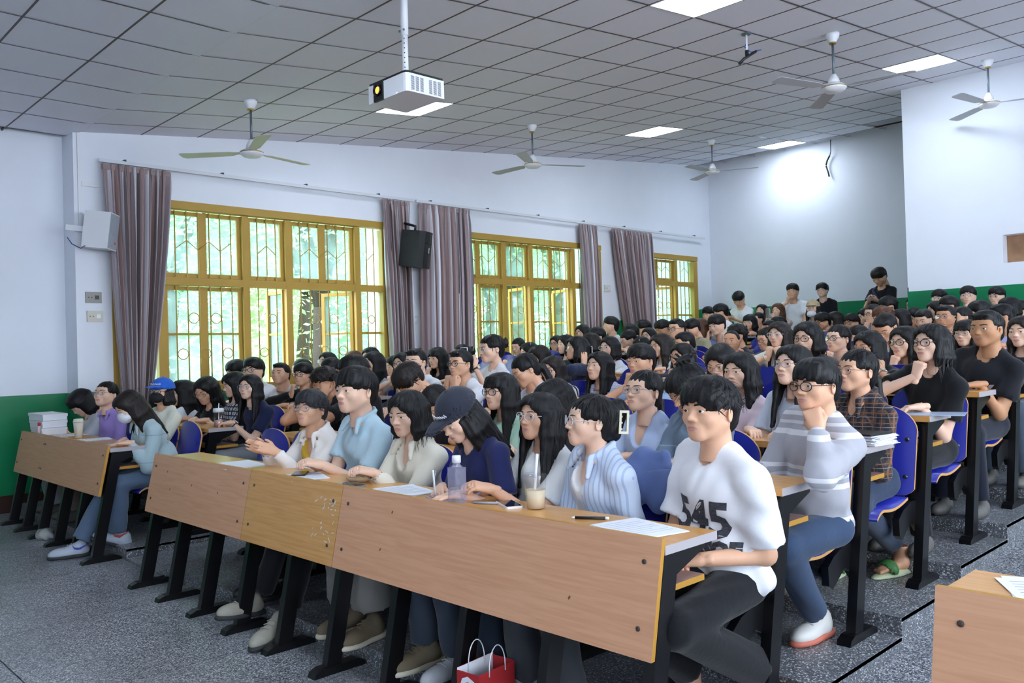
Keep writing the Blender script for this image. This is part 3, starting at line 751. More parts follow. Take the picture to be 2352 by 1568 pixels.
    if style == 'clip':
        f.rc((0,.105,-.06), (0,.128,.055), .034, .040, .02); f.el((0,.125,.085), (.038,.030,.030), .012)
    if style == 'updo':
        f.el((0,.07,.125), (.046,.046,.040), .02)
        for i in range(12): t = i*.55; f.rc((.03*math.sin(t),.07+.03*math.cos(t),.14), (.06*math.sin(t),.07+.055*math.cos(t),.16+.02*math.sin(3*t)), .012, .003, .006)
        for sx in (-1, 1): f.rc((sx*.07,-.045,.03), (sx*.072,-.055,-.10), .010, .004, .008)
    th = np.arctan2(gx+0*gz, gy-.03+0*gz)
    amp = .0011
    if style in ('curly',): f.d = f.d+(.006*np.sin(95*gx+20*gz)*np.sin(95*gy+1)*np.sin(90*gz+30*gx)).astype(np.float32)
    else: f.d = f.d+(amp*np.sin(19*th+5*np.sin(17*gz)+3*np.sin(4*th))+amp*.8*np.sin(31*th+2+23*gz+2*np.sin(7*th))).astype(np.float32)
    v, q = f.mesh(); parts = [(v, q, 0)]
    # loose strands lying on the hair
    ns = (420, 160, 0)[lod]
    if ns and style not in ('buzz',) and not capped:
        sv = []; sf = []
        vn = v-np.array((0,.02,.03))
        for i in range(ns):
            p = v[rg.integers(len(v))].copy()
            if p[2] < .0 and not hang: continue
            if p[1] < -.07 and p[2] < .045: continue
            n_ = p-np.array((0,.02,min(p[2], .03))); n_ /= max(np.linalg.norm(n_), 1e-6)
            dn = np.array((0,0,-1.0))+(.5 if style in ('fluffy', 'curly') else .12)*rg.normal(0,1,3); dn -= n_*(dn@n_); dn /= max(np.linalg.norm(dn), 1e-6)
            if p[2] > .09: dn = np.array((p[0], p[1]-.04, 0))+rg.normal(0,.02,3); dn -= n_*(dn@n_); dn /= max(np.linalg.norm(dn), 1e-6)
            L_ = rg.uniform(.03,.07)*(1.5 if hang else 1.0); sd_ = np.cross(n_, dn); o = len(sv); wd = rg.uniform(.0012,.0026)*(1, 1.5)[min(lod, 1)]
            lift = rg.uniform(.0,.0022) if not style in ('fluffy', 'curly') else rg.uniform(.002,.008)
            for j in range(5):
                t_ = j/4; c_ = p+dn*L_*t_+n_*(.0012+lift*math.sin(math.pi*t_*.8))
                cc = np.array((c_[0], c_[1]-.016, c_[2]-.036)); 
                if not hang:
                    e_ = math.sqrt((cc[0]/(.087+e))**2+(cc[1]/(.106+e))**2+(cc[2]/(.099+e))**2)
                    if e_ > 1.0 and style not in ('fluffy', 'curly', 'updo', 'bun', 'tied', 'clip'): c_ = np.array((0,.016,.036))+cc/e_*1.012
                ww = wd*(1-.75*t_**2)
                sv += [c_-sd_*ww, c_+sd_*ww]
            E_ = np.array(sv[o:]);
            if ((np.abs(E_[:,0]) < .066) & (E_[:,1] < -.02) & (E_[:,2] < .050)).any() or (not hang and (E_[:,2] < -.02).any()): del sv[o:]; continue
            for j in range(4): sf.append((o+2*j, o+2*j+1, o+2*j+3, o+2*j+2))
        if sf: parts.append((np.array(sv), np.array(sf), 0))
    _hair[(style, lod)] = npmesh('hair', parts, [M_HAIR[0]]); return _hair[(style, lod)]
# materials for people
def hairmat(name, c, rough=.52):
    m = mat(name, c, rough, spec=.35); N, L, bs = nodes_of(m)
    tc = N.new('ShaderNodeTexCoord'); mp = N.new('ShaderNodeMapping'); mp.inputs['Scale'].default_value = (160, 160, 10); L.new(tc.outputs['Object'], mp.inputs[0])
    nz = N.new('ShaderNodeTexNoise'); nz.inputs['Scale'].default_value = 1; nz.inputs['Detail'].default_value = 3; L.new(mp.outputs[0], nz.inputs['Vector'])
    bp = N.new('ShaderNodeBump'); bp.inputs['Strength'].default_value = .45; bp.inputs['Distance'].default_value = .003; L.new(nz.outputs[0], bp.inputs['Height']); L.new(bp.outputs[0], bs.inputs['Normal'])
    mr = N.new('ShaderNodeMapRange'); mr.inputs[1].default_value = .35; mr.inputs[2].default_value = .7; mr.inputs[3].default_value = .6; mr.inputs[4].default_value = 1.5; L.new(nz.outputs[0], mr.inputs[0])
    vm = N.new('ShaderNodeVectorMath'); vm.operation = 'SCALE'; vm.inputs[0].default_value = hexc(c); L.new(mr.outputs[0], vm.inputs['Scale']); L.new(vm.outputs[0], bs.inputs['Base Color'])
    return m
M_HAIR = [hairmat('black_hair', '#0a090b'), hairmat('dark_brown_hair', '#1c1513'), hairmat('brown_hair', '#5a3a26'), hairmat('greying_hair', '#2b2b30')]
def skinmat(name, c):
    m = mat(name, c, .48, spec=.35, noise=(14, .05, (1,1,1))); b_ = m.node_tree.nodes['Principled BSDF']
    return m
M_SKIN = [skinmat('fair_skin', '#e6bda3'), skinmat('light_skin', '#dcab8c'), skinmat('medium_skin', '#c99675'), skinmat('tan_skin', '#b98763')]
M_LIP = [mat('lips', '#c98d82', .42), mat('tan_lips', '#a5705c', .42)]
M_EYEW = mat('eye_white', '#dcd6d2', .25); M_IRIS = mat('dark_iris', '#20140f', .12); M_BROW = mat('eyebrow', '#241c1a', .8)
BODYM = lambda sk: [M_SKIN[sk], M_LIP[1 if sk > 1 else 0], M_BROW, M_EYEW, M_IRIS]
M_LENS = bpy.data.materials.new('spectacle_lens'); M_LENS.use_nodes = True
def _lens():
    N = M_LENS.node_tree.nodes; L = M_LENS.node_tree.links
    for n in list(N): N.remove(n)
    o = N.new('ShaderNodeOutputMaterial'); t = N.new('ShaderNodeBsdfTransparent'); t.inputs[0].default_value = (.93,.95,.98,1); g = N.new('ShaderNodeBsdfGlossy'); g.inputs['Roughness'].default_value = .03
    m = N.new('ShaderNodeMixShader'); m.inputs[0].default_value = .09; L.new(t.outputs[0], m.inputs[1]); L.new(g.outputs[0], m.inputs[2]); L.new(m.outputs[0], o.inputs[0])
_lens()
M_RIM = {'k': mat('black_rim', '#101013', .3), 's': mat('silver_rim', '#9a9aa2', .25, metal=.8), 'c': mat('clear_rim', '#cfd0d4', .2), 'g': mat('gold_rim', '#b08a6a', .25, metal=.7)}
_gl = {}
def glasses_mesh(kind):
    if kind in _gl: return _gl[kind]
    b = MB(); r = .0022 if kind in ('k', 'c') else .0013
    for sx in (-1, 1):
        ring = [(sx*.0335+.0255*math.copysign(abs(math.cos(t))**.85, math.cos(t)), -.1085+.012*abs(.0335*sx+.0255*math.cos(t))/.06, .002+.0215*math.copysign(abs(math.sin(t))**.85, math.sin(t))) for t in np.linspace(0, 2*math.pi, 21)[:-1]]
        b.tube(ring, r, 6, 0, closed=True)
        b.add(ring, [tuple(range(20))], 1)
        b.tube([(sx*.0585,-.098,.006), (sx*.070,-.085,.008), (sx*.079,-.02,.006), (sx*.080,.015,.004), (sx*.078,.03,-.012)], r*.9, 6, 0)
    b.tube([(-.0085,-.108,.006), (0,-.111,.009), (.0085,-.108,.006)], r, 6, 0)
    _gl[kind] = b.mesh('glasses', [M_RIM[kind], M_LENS]); return _gl[kind]
_cap = {}
def cap_mesh(kind, mats, lod=0):
    f = F((-.125,-.25,-.03), (.125,.14,.17), .0075)
    f.el((0,.016,.040), (.094,.112,.108), .01); f.el((0,.016,.034), (.086,.104,.098), .004, True); f.plane((0,.10,-1), -.030)
    g_ = F((-.125,-.25,-.03), (.125,.14,.17), .0075)
    g_.el((0,-.095,.026), (.078,.098,.034), .004); g_.el((0,-.090,.015), (.092,.110,.036), .004, True); g_.el((0,.016,.034), (.088,.104,.098), .004, True); g_.plane((0,0,-1), -.008); f.d = np.minimum(f.d, g_.d)
    f.rc((0,.016,.147), (0,.016,.150), .008, .008, .003)
    v, q = f.mesh(); return npmesh('cap', [(v, q, 0)], mats)
_mask = {}
def mask_mesh(m):
    f = F((-.09,-.14,-.14), (.09,.04,.02), .0045)
    f.el((0,-.055,-.052), (.070,.068,.066), .01); f.el((0,-.047,-.052), (.067,.068,.068), .004, True); f.plane((0,1,0), -.012); f.plane((0,0,1), .000)
    for sx in (-1, 1): f.rc((sx*.058,-.03,-.04), (sx*.078,.01,-.005), .003, .003, .004)
    v, q = f.mesh(); return npmesh('face_mask', [(v, q, 0)], [m])
def cloth(name, c, rough=.85, pattern=None):
    if name in MATS: return MATS[name]
    m = mat(name, c, rough, spec=.2, noise=(5, .05, (1,1,1)), bump=(38, .12), sheen=.15)
    if not pattern: return m
    N, L, bs = nodes_of(m); tc = N.new('ShaderNodeTexCoord'); sp = N.new('ShaderNodeSeparateXYZ'); L.new(tc.outputs['Object'], sp.inputs[0])
    def band(out, freq, lo, hi):
        a = N.new('ShaderNodeMath'); a.operation = 'MULTIPLY'; a.inputs[1].default_value = freq; L.new(out, a.inputs[0])
        b_ = N.new('ShaderNodeMath'); b_.operation = 'FRACT'; L.new(a.outputs[0], b_.inputs[0])
        g = N.new('ShaderNodeMath'); g.operation = 'COMPARE'; g.inputs[1].default_value = (lo+hi)/2; g.inputs[2].default_value = (hi-lo)/2; L.new(b_.outputs[0], g.inputs[0]); return g.outputs[0]
    def over(base, fac, col):
        mx = N.new('ShaderNodeMix'); mx.data_type = 'RGBA'; L.new(fac, mx.inputs[0])
        if isinstance(base, str): mx.inputs[6].default_value = (*hexc(base), 1)
        else: L.new(base, mx.inputs[6])
        mx.inputs[7].default_value = (*hexc(col), 1); return mx.outputs[2]
    X, Y, Z = sp.outputs
    if pattern == 'plaid':
        o = over(c, band(Z, 22, 0, .45), '#2c2d38'); o = over(o, band(X, 22, 0, .4), '#23242c'); o = over(o, band(Z, 22, .60, .70), '#7a5540'); o = over(o, band(X, 22, .6, .70), '#7a5540'); o = over(o, band(Y, 22, .6, .70), '#5e4638'); o = over(o, band(Z, 22, .20, .26), '#8a8078')
    elif pattern == 'sweater':
        o = over(c, band(Z, 4.6, .10, .20), '#dcdcdf'); o = over(o, band(Z, 4.6, .30, .36), '#d2d2d6'); o = over(o, band(Z, 4.6, .46, .54), '#dcdcdf')
    elif pattern == 'stripe': o = over(c, band(X, 46, 0, .32), '#a9bbd8')
    elif pattern == 'check': o = over(c, band(X, 60, 0, .4), '#b6b4cf'); o = over(o, band(Z, 60, 0, .4), '#b0aecb')
    elif pattern == 'bw': o = over(c, band(Y, 32, 0, .45), '#17171a'); 
    elif pattern == 'denim': o = over(c, band(Z, 5, 0, .03), '#8fa0b0')
    elif pattern == 'mottle': o = over(c, band(X, 31, 0, .3), '#202026'); o = over(o, band(Z, 27, 0, .3), '#2a2a30')
    L.new(o, bs.inputs['Base Color']); return m
def ik(a, b, l1, l2, hint):
    a, b, hint = np.array(a, float), np.array(b, float), np.array(hint, float)
    d = b-a; D = np.linalg.norm(d); 
    if D > (l1+l2)*.995: b = a+d/D*(l1+l2)*.995; d = b-a; D = np.linalg.norm(d)
    u = d/D; c = (l1*l1-l2*l2+D*D)/(2*D); h = math.sqrt(max(l1*l1-c*c, 1e-6))
    n = hint-a; n = n-u*(n@u); n /= max(np.linalg.norm(n), 1e-6)
    return a+u*c+n*h, b
def frame(ex, ez):
    ex = np.array(ex, float); ex /= np.linalg.norm(ex); ez = np.array(ez, float); ez -= ex*(ez@ex); ez /= np.linalg.norm(ez)
    return np.stack([ex, np.cross(ez, ex), ez], 1)
# generic seated trousers and shoes, shared by everyone whose legs stay in the dark under the desks
def legs_field(vox, kn=-.43, ft=-.36, flo=-.42, wide=1.0, spread=.095):
    f = F((-.30,-.62,flo-.02), (.30,.20,.24), vox)
    f.el((0,.01,.09), (.165,.12,.10), .04)
    for sx in (-1, 1):
        f.rc((sx*.085,-.02,.075), (sx*spread,kn,.065), .078*wide, .060*wide, .04); f.rc((sx*spread,kn,.065), (sx*spread*1.05,ft,flo+.10), .064*wide, .052*wide, .02, cut=True)
    return f
_sh = {}
def generic_legs():
    if not _sh:
        v, q = legs_field(.018).mesh(); _sh['t'] = npmesh('trousers', [(v, q, 0)], [cloth('dark_trousers', '#20232b')])
        f = F((-.06,-.17,-.005), (.06,.13,.10), .01); f.el((0,-.05,.035), (.045,.10,.04), .02); f.el((0,.04,.05), (.04,.06,.05), .02); f.plane((0,0,-1), 0)
        v, q = f.mesh(); _sh['s'] = npmesh('shoe', [(v, q, 0)], [mat('shoe_grey', '#5f5d59', .6)])
    return _sh
# ------------------------------------------------------------------ things fixed to the ceiling and the walls
M_WPL = mat('white_plastic', '#e6e8ec', .35); M_BPL = mat('black_plastic', '#141518', .4); M_GOLD = mat('gold_ring', '#b59347', .3, metal=.7)
M_ROD = mat('grey_steel_rod', '#6c7a84', .4, metal=.4); M_BLADE = mat('cream_fan_blade', '#c9c9b4', .45); M_BLADE2 = mat('grey_fan_blade', '#b4b7bd', .45)
def fan(x, y, ang, label, bm):
    z = zc(y); t = thing('ceiling_fan', label, 'ceiling fan', (x, y, z), 'ceiling fans')
    MB().lathe([(.062,-.002),(.060,-.03),(.035,-.075),(.030,-.085)], n=24).build('canopy', M_WPL, t)
    MB().lathe([(.030,-.083),(.032,-.09),(.030,-.098)], n=20).build('canopy_ring', M_GOLD, t)
    MB().tube([(0,0,-.09),(0,0,-.40)], .011, 12).build('down_rod', M_ROD, t)
    MB().lathe([(.018,-.375),(.030,-.39),(.045,-.42),(.052,-.45),(.040,-.462)], n=22).build('cup', M_WPL, t)
    m_ = MB().lathe([(.03,-.465),(.085,-.475),(.108,-.49),(.110,-.503),(.106,-.515),(.075,-.538),(.02,-.545)], n=28).build('motor', M_WPL, t)
    MB().lathe([(.1105,-.494),(.1115,-.498),(.1105,-.503)], n=28).build('trim_ring', M_GOLD, m_)
    for i in range(3):
        a = ang+i*2*math.pi/3; b = MB()
        pr = [(.10,-.022),(.16,-.030),(.20,-.060),(.66,-.070),(.69,-.045),(.69,.045),(.66,.062),(.20,.045),(.16,.030),(.10,.022)]
        b.prism(pr, 'z', -.4985, -.4945)
        b.v = [(u, v, w2+.12*v) for u, v, w2 in b.v]
        b.build('blade', bm, t, (0,0,0), (0,0,a))
fan(-7.38, 3.80, math.radians(-18), 'ceiling fan nearest the front, in line with the first curtain', M_BLADE)
fan(-7.38, 7.60, math.radians(62), 'ceiling fan above the black loudspeaker', M_BLADE2)
fan(-7.25, 11.50, math.radians(30), 'ceiling fan by the rear corner of the window wall', M_BLADE2)
fan(-3.45, 7.55, math.radians(10), 'ceiling fan beside the hanging microphone', M_BLADE2)
fan(-3.02, 10.50, math.radians(20), 'ceiling fan in front of the projecting back wall, at the right picture edge', M_BLADE2)
# projector on its pole
t = thing('projector', 'white projector hanging from the ceiling on a pole, its lens glowing orange', 'projector', (-4.45, 3.40, 3.10))
b = MB(); prof = [(-.205,0),(.205,0),(.205,.118),(-.205,.118)]
b.prism([(-.205,-.155),(.175,-.155),(.195,-.15),(.205,-.13),(.205,.155),(-.205,.155)], 'z', 0, .118); b.build('housing', M_WPL, t)
MB().prism([(-.200,-.150),(.172,-.150),(.19,-.145),(.20,-.128),(.20,.150),(-.200,.150)], 'z', .118, .134).build('top_cover', M_BPL, t)
lb = MB().box((-.135,-.166,-.004), (-.035,-.150,.120)).build('lens_bezel', M_BPL, t)
MB().lathe([(.040,0),(.040,.012),(.034,.014),(.030,.004)], n=24).build('lens_ring', mat('lens_black', '#08080a', .15), lb, (-.085,-.166,.066), (math.radians(90),0,0))
MB().lathe([(.027,0),(.020,.006),(.008,.009)], n=24).build('lens', mat('glowing_lens', (1.0,.30,.05), .1, emit=1.6), lb, (-.085,-.167,.066), (math.radians(90),0,0))
for i in range(16):
    for (a_, c_) in ((-.115,-.088), (-.075,-.052), (-.040,-.018), (.030,.052), (.062,.086), (.096,.118)):
        pass
vent_me = MB().box((0,0,0), (.0015,.026,.0032)).mesh('vent_slot', mat('vent_dark', '#3a4350', .6))
for i in range(14):
    for a_ in (-.115,-.078,-.041,.030,.066,.102): link('vent_slot', vent_me, t, (.2046, a_, .012+i*.0066))
MB().box((.10,-.1562,.004), (.112,-.155,.008)).build('status_light', mat('blue_led', (.25,.3,1), .3, emit=5), t)
b = MB().tube([(0,0,.134),(0,0,.45)], .021, 16); b.tube([(0,0,.44),(0,0,.76)], .026, 16); b.build('pole', M_WPL, t)
for i in range(9): MB().lathe([(.004,0),(.004,.0015)], n=8).build('pole_hole', M_BPL, t, (.0206*.70,-.0206*.72,.16+i*.032), (math.radians(90),0,math.radians(45)))
for a_ in (0, 1): MB().lathe([(.007,0),(.007,.012)], n=6).build('pole_bolt', M_METAL, t, (.018-.036*a_,-.018,.47), (math.radians(90),0,math.radians(45-90*a_)))
MB().lathe([(.05,.0),(.045,-.02)], n=20).build('mount_plate', M_WPL, t, (0,0,.745))
# hanging microphone
t = thing('hanging_microphone', 'small black microphone hanging from a steel ceiling stem with a blue wire', 'microphone', (-3.85, 6.72, zc(6.72)))
MB().lathe([(.045,0),(.045,-.010),(.030,-.014)], n=20).build('rosette', M_ROD, t)
MB().tube([(0,0,-.01),(0,0,-.16)], .009, 10).build('stem', M_WPL, t)
MB().box((-.012,-.012,-.20), (.012,.012,-.15)).build('clamp', M_BPL, t)
MB().tube([(-.05,-.05,-.27),(-.02,-.02,-.225),(.06,.06,-.16)], [.014,.013,.012], 10).build('microphone_body', M_BPL, t)
MB().tube([(0,0,-.08),(-.012,-.01,-.12),(.02,.03,-.165),(.09,.09,-.15)], .005, 8).build('blue_wire', mat('blue_cable', '#2a5fb8', .5), t)
# loudspeakers
M_GRILL = mat('grey_speaker_grille', '#9fa6b3', .6, bump=(300, .5))
t = thing('loudspeaker', 'white wall loudspeaker with grey grille in front of the first curtain', 'loudspeaker', (-8.78, 2.93, 2.74), None, math.radians(28))
t.rotation_euler = (0, math.radians(7), math.radians(52)); t.scale = (.86,.86,.9)
b = MB(); b.prism([(-.20,-.10),(.10,-.145),(.10,.145),(-.20,.10)], 'z', -.20, .20); b.build('cabinet', M_WPL, t)
gr = MB().box((.098,-.135,-.190), (.106,.135,.190)).build('grille', M_GRILL, t)
MB().lathe([(.098,0),(.092,.006),(.07,.002)], n=28).build('woofer_ring', M_GRILL, gr, (.106,0,.055), (0,math.radians(90),0))
MB().lathe([(.05,0),(.046,.004),(.03,.001)], n=24).build('tweeter_ring', M_GRILL, gr, (.106,-.03,-.12), (0,math.radians(90),0))
MB().box((.106,.045,-.135), (.109,.080,-.105)).build('badge', mat('orange_badge', '#c8502a', .5), gr)
MB().box((-.42,-.02,-.03), (-.19,.02,.03)).build('wall_bracket', M_WPL, t)
MB().tube([(-.15,-.12,-.19),(-.16,-.20,-.23),(-.22,-.30,-.20),(-.26,-.34,-.14)], .005, 8).build('blue_cable', mat('dark_blue_cable', '#27387a', .5), t)
t = thing('loudspeaker', 'black wall loudspeaker between the two middle curtains', 'loudspeaker', (-8.74, 6.78, 2.80), None)
t.rotation_euler = (0, math.radians(8), math.radians(25))
b = MB(); b.prism([(-.17,-.14),(.11,-.17),(.16,-.10),(.17,.0),(.16,.10),(.11,.17),(-.17,.14)], 'z', -.235, .235); b.build('cabinet', mat('black_speaker_cabinet', '#111216', .5, bump=(200,.3)), t)
for z0_, z1_ in ((.09,.215), (-.05,.075), (-.215,-.065)): MB().prism([(.162,-.095),(.176,.0),(.162,.095),(.155,.09),(.168,0),(.155,-.09)], 'z', z0_, z1_).build('grille', M_BPL, t)
MB().box((.175,-.004,-.04), (.178,.012,.03)).build('badge', mat('grey_lettering', '#b8bcc4', .5), t)
MB().tube([(-.05,0,.235),(-.05,0,.30),(-.22,0,.33)], .018, 10).build('wall_bracket', M_BPL, t)
# sockets, trunking
def plate(y, z, label, c):
    t = thing('wall_socket', label, 'socket', (XW, y, z)); MB().box((0,-.075,-.055), (.022,.075,.055)).build('plate', mat('socket_'+c, '#'+c, .4), t)
    MB().box((.022,.01,-.02), (.026,.05,.02)).build('switch', M_BPL if c == '8f8d86' else M_WPL, t)
    for dy in (-.05, -.02): MB().lathe([(.006,0),(.006,.003)], n=8).build('screw', M_BPL, t, (.022,dy,0), (0,math.radians(90),0))
plate(2.90, 2.10, 'grey metal socket box beside the first curtain', '8f8d86'); plate(2.91, 1.91, 'square cream switch plate below the grey socket box', 'c9c5b6')
plate(6.93, 1.90, 'white switch plate between the two middle curtains', 'd2d4d6'); plate(11.02, 2.45, 'small white switch plate right of the middle window', 'd6d6d2')
t = thing('cable_trunking', 'thin white cable trunking running down the wall from the ceiling corner', 'cable trunking', (XW, 2.79, 2.72))
MB().box((0,-.014,0), (.02,.014,1.04)).build('upright_run', M_WPL, t); MB().box((0,.014,.50), (.025,.20,.545)).build('level_run', M_WPL, t)
t = thing('broken_cable', 'black snapped cable strip dangling from the ceiling edge at the back wall', 'cable', (-6.6, 14.14, 4.30))
b = MB(); b.tube([(0,0,0),(-.012,0,.06),(-.05,0,.195)], .014, 6); b.tube([(-.05,0,.205),(-.03,0,.28),(.02,0,.36)], .014, 6); b.tube([(.02,0,.355),(.05,-.02,.42),(.06,-.03,zc(14.14)-4.30)], .008, 6); b.build('strip', M_BPL, t)
# ------------------------------------------------------------------ outside the windows
M_BARK = mat('grey_bark', '#3d352e', .9, noise=(6, .25, (1,1,.3)), bump=(25, .5)); M_MOSS = mat('mossy_bark', '#3c4029', .9, noise=(5, .3, (1,1,.4)), bump=(25, .5))
def leafmat(name, c, tr):
    m = bpy.data.materials.new(name); m.use_nodes = True; N = m.node_tree.nodes; L = m.node_tree.links
    for n in list(N): N.remove(n)
    o = N.new('ShaderNodeOutputMaterial'); d = N.new('ShaderNodeBsdfDiffuse'); d.inputs[0].default_value = (*hexc(c), 1); t_ = N.new('ShaderNodeBsdfTranslucent'); t_.inputs[0].default_value = (*hexc(tr), 1)
    mx = N.new('ShaderNodeMixShader'); mx.inputs[0].default_value = .5; L.new(d.outputs[0], mx.inputs[1]); L.new(t_.outputs[0], mx.inputs[2]); L.new(mx.outputs[0], o.inputs[0]); return m
M_LEAF = [leafmat('spring_leaf', '#a2c894', '#c2e6ac'), leafmat('fresh_leaf', '#8cb47c', '#b0d896'), leafmat('deep_leaf', '#6f9a50', '#9ac868')]
def leaves(rg, centres, rad, n, size):
    C_ = np.array(centres); c = C_[rg.integers(len(C_), size=n)]
    p = c+rg.normal(0, 1, (n,3))*np.array(rad)
    a = rg.normal(0, 1, (n,3)); a[:,2] *= .5; a /= np.linalg.norm(a, axis=1)[:,None]; b_ = rg.normal(0, 1, (n,3)); b_ -= a*(a*b_).sum(1)[:,None]; b_ /= np.linalg.norm(b_, axis=1)[:,None]
    s = size*rg.uniform(.6, 1.4, (n,1)); a *= s; b_ *= s*.42
    V = np.stack([p-a, p+b_, p+a, p-b_], 1).reshape(-1,3); return V, np.arange(4*n).reshape(-1,4)
def tree(x, y, label, seed, h, lean, crown, n, mb, ml, thick=.14, kind='tree', ls=.075):
    rg = np.random.default_rng(seed); t = thing('tree', label, 'tree', (x, y, -.3), 'trees outside the windows')
    fk = h*.34+.5; b = MB(); b.tube([(0,0,0),(lean[0]*.4,lean[1]*.4,fk*.6),(lean[0],lean[1],fk)], [thick*1.2,thick,thick*.9], 10); b.build('trunk', mb, t)
    cs = []
    for i in range(6):
        a = i*1.05+rg.uniform(-.3,.3); r_ = rg.uniform(.7,1.3)*crown[0]*.55; e = np.array((lean[0]+r_*math.cos(a), lean[1]+r_*1.1*math.sin(a), fk+rg.uniform(.9,2.2)))
        m_ = (np.array((lean[0],lean[1],fk))+e)/2+np.array((0,0,.2))
        MB().tube([(lean[0],lean[1],fk-.1), tuple(m_), tuple(e), tuple(e+np.array((.3*math.cos(a),.3*math.sin(a),.8)))], [thick*.6,thick*.4,thick*.22,.015], 8).build('branch', mb, t)
        cs += [e+np.array((0,0,.5)), e+np.array((0,0,1.2)), m_+np.array((.3,.3,1.0)), e+rg.normal(0,.5,3)+np.array((0,0,.4))]
    v, q = leaves(rg, cs, crown, n, ls)
    tag(link('crown', npmesh('crown', [(v, q, 0)], [ml], False), t), kind='stuff')
tree(-13.0, 7.9, 'forked grey tree trunk seen through the open sash of the nearest window', 11, 6.2, (0,.05), (1.0,1.3,.6), 2200, M_BARK, M_LEAF[0], .17)
tree(-13.0, 12.7, 'upright dark trunk seen through the middle window', 12, 7.0, (.0,.0), (1.0,1.3,.7), 3000, M_MOSS, M_LEAF[1], .19)
tree(-13.2, 13.6, 'mossy leaning trunk right of the upright one in the middle window', 13, 6.0, (.0,.8), (1.0,1.3,.7), 3000, M_MOSS, M_LEAF[1], .17)
tree(-13.0, 17.6, 'tree with dark branches seen through the small rear window', 14, 6.2, (.1,.5), (1.0,1.4,.7), 3200, M_BARK, M_LEAF[1], .17)
tree(-15.0, 6.0, 'pale green tree filling the left part of the nearest window', 15, 7.5, (.2,.0), (1.3,1.7,1.4), 5600, M_BARK, M_LEAF[0])
tree(-16.5, 9.5, 'bright green tree behind the forked trunk', 16, 7.5, (.0,.2), (1.3,1.7,1.4), 5600, M_BARK, M_LEAF[0])
tree(-17.0, 15.5, 'green tree farther back behind the mossy trunks', 17, 7.5, (.0,.2), (1.3,1.8,1.4), 5200, M_BARK, M_LEAF[1])
tree(-18.0, 21.5, 'far tree behind the small rear window', 18, 7.5, (.0,.2), (1.4,1.9,1.4), 4600, M_BARK, M_LEAF[1])
for i, (x, y) in enumerate(((-20.5,8.2),(-21,12.5),(-21.5,17.0),(-22,22.0),(-22.5,27.5),(-19.5,5.0))):
    tree(x, y, 'distant pale green tree, %s from the left of the far row behind the garden' % ORD[(2,3,4,5,6,1)[i]], 60+i, 8.0, (.0,.2), (1.7,2.3,2.0), 7000, M_BARK, M_LEAF[0], .16, 'tree', .15)
for i, (x, y, lb) in enumerate(((-14.6, 6.2, 'low bright shrub under the open window sash'), (-14.8, 10.8, 'low shrub below the left side of the middle window'), (-15.0, 15.0, 'low shrub below the mossy leaning trunk'), (-15.2, 3.2, 'low pale shrub outside the first curtain'))):
    rg = np.random.default_rng(40+i); t = thing('shrub', lb, 'shrub', (x, y, -.3), 'shrubs outside the windows')
    for j in range(5): MB().tube([(0,0,0),(rg.uniform(-.4,.4),rg.uniform(-.7,.7),.9)], [.03,.012], 6).build('stem', M_BARK, t)
    v, q = leaves(rg, [(rg.uniform(-.5,.5), rg.uniform(-1.3,1.3), rg.uniform(.4,1.5)) for _ in range(14)], (.35,.5,.35), 3000, .07); tag(link('foliage', npmesh('foliage', [(v, q, 0)], [M_LEAF[i % 2]], False), t), kind='stuff')
struct(MB().box((-40,-12,-.6), (XW-.3, 45, -.3)).build('ground_outside', mat('garden_ground', '#8f9a7c', .95, noise=(.8,.15,(1,1,1)))))
def whitetile():
    m = mat('white_facade_tile', '#dfe6ea', .3); N, L, bs = nodes_of(m); tc = N.new('ShaderNodeTexCoord'); mp = N.new('ShaderNodeMapping'); mp.inputs['Rotation'].default_value = (math.radians(90),0,0); L.new(tc.outputs['Object'], mp.inputs[0])
    br = N.new('ShaderNodeTexBrick'); br.offset = 0; br.inputs['Scale'].default_value = 1; br.inputs['Brick Width'].default_value = .10; br.inputs['Row Height'].default_value = .20; br.inputs['Mortar Size'].default_value = .005; br.inputs[1].default_value = (*hexc('#dfe6ea'),1); br.inputs[2].default_value = (*hexc('#d6dfe4'),1); br.inputs[3].default_value = (*hexc('#8f9aa2'),1)
    L.new(mp.outputs[0], br.inputs[0]); L.new(br.outputs[0], bs.inputs['Base Color']); return m
for i, y in enumerate((6.86, 10.98, 13.80)): struct(MB().box((XW-.95, y, -.3), (XW-.3, y+.12, 5.2)).build('wall_pilaster', whitetile()))
struct(MB().box((-30,-14,-.3), (-29.6,44,2.4)).build('wall_garden', mat('pale_garden_wall', '#c6ccc6', .9)))
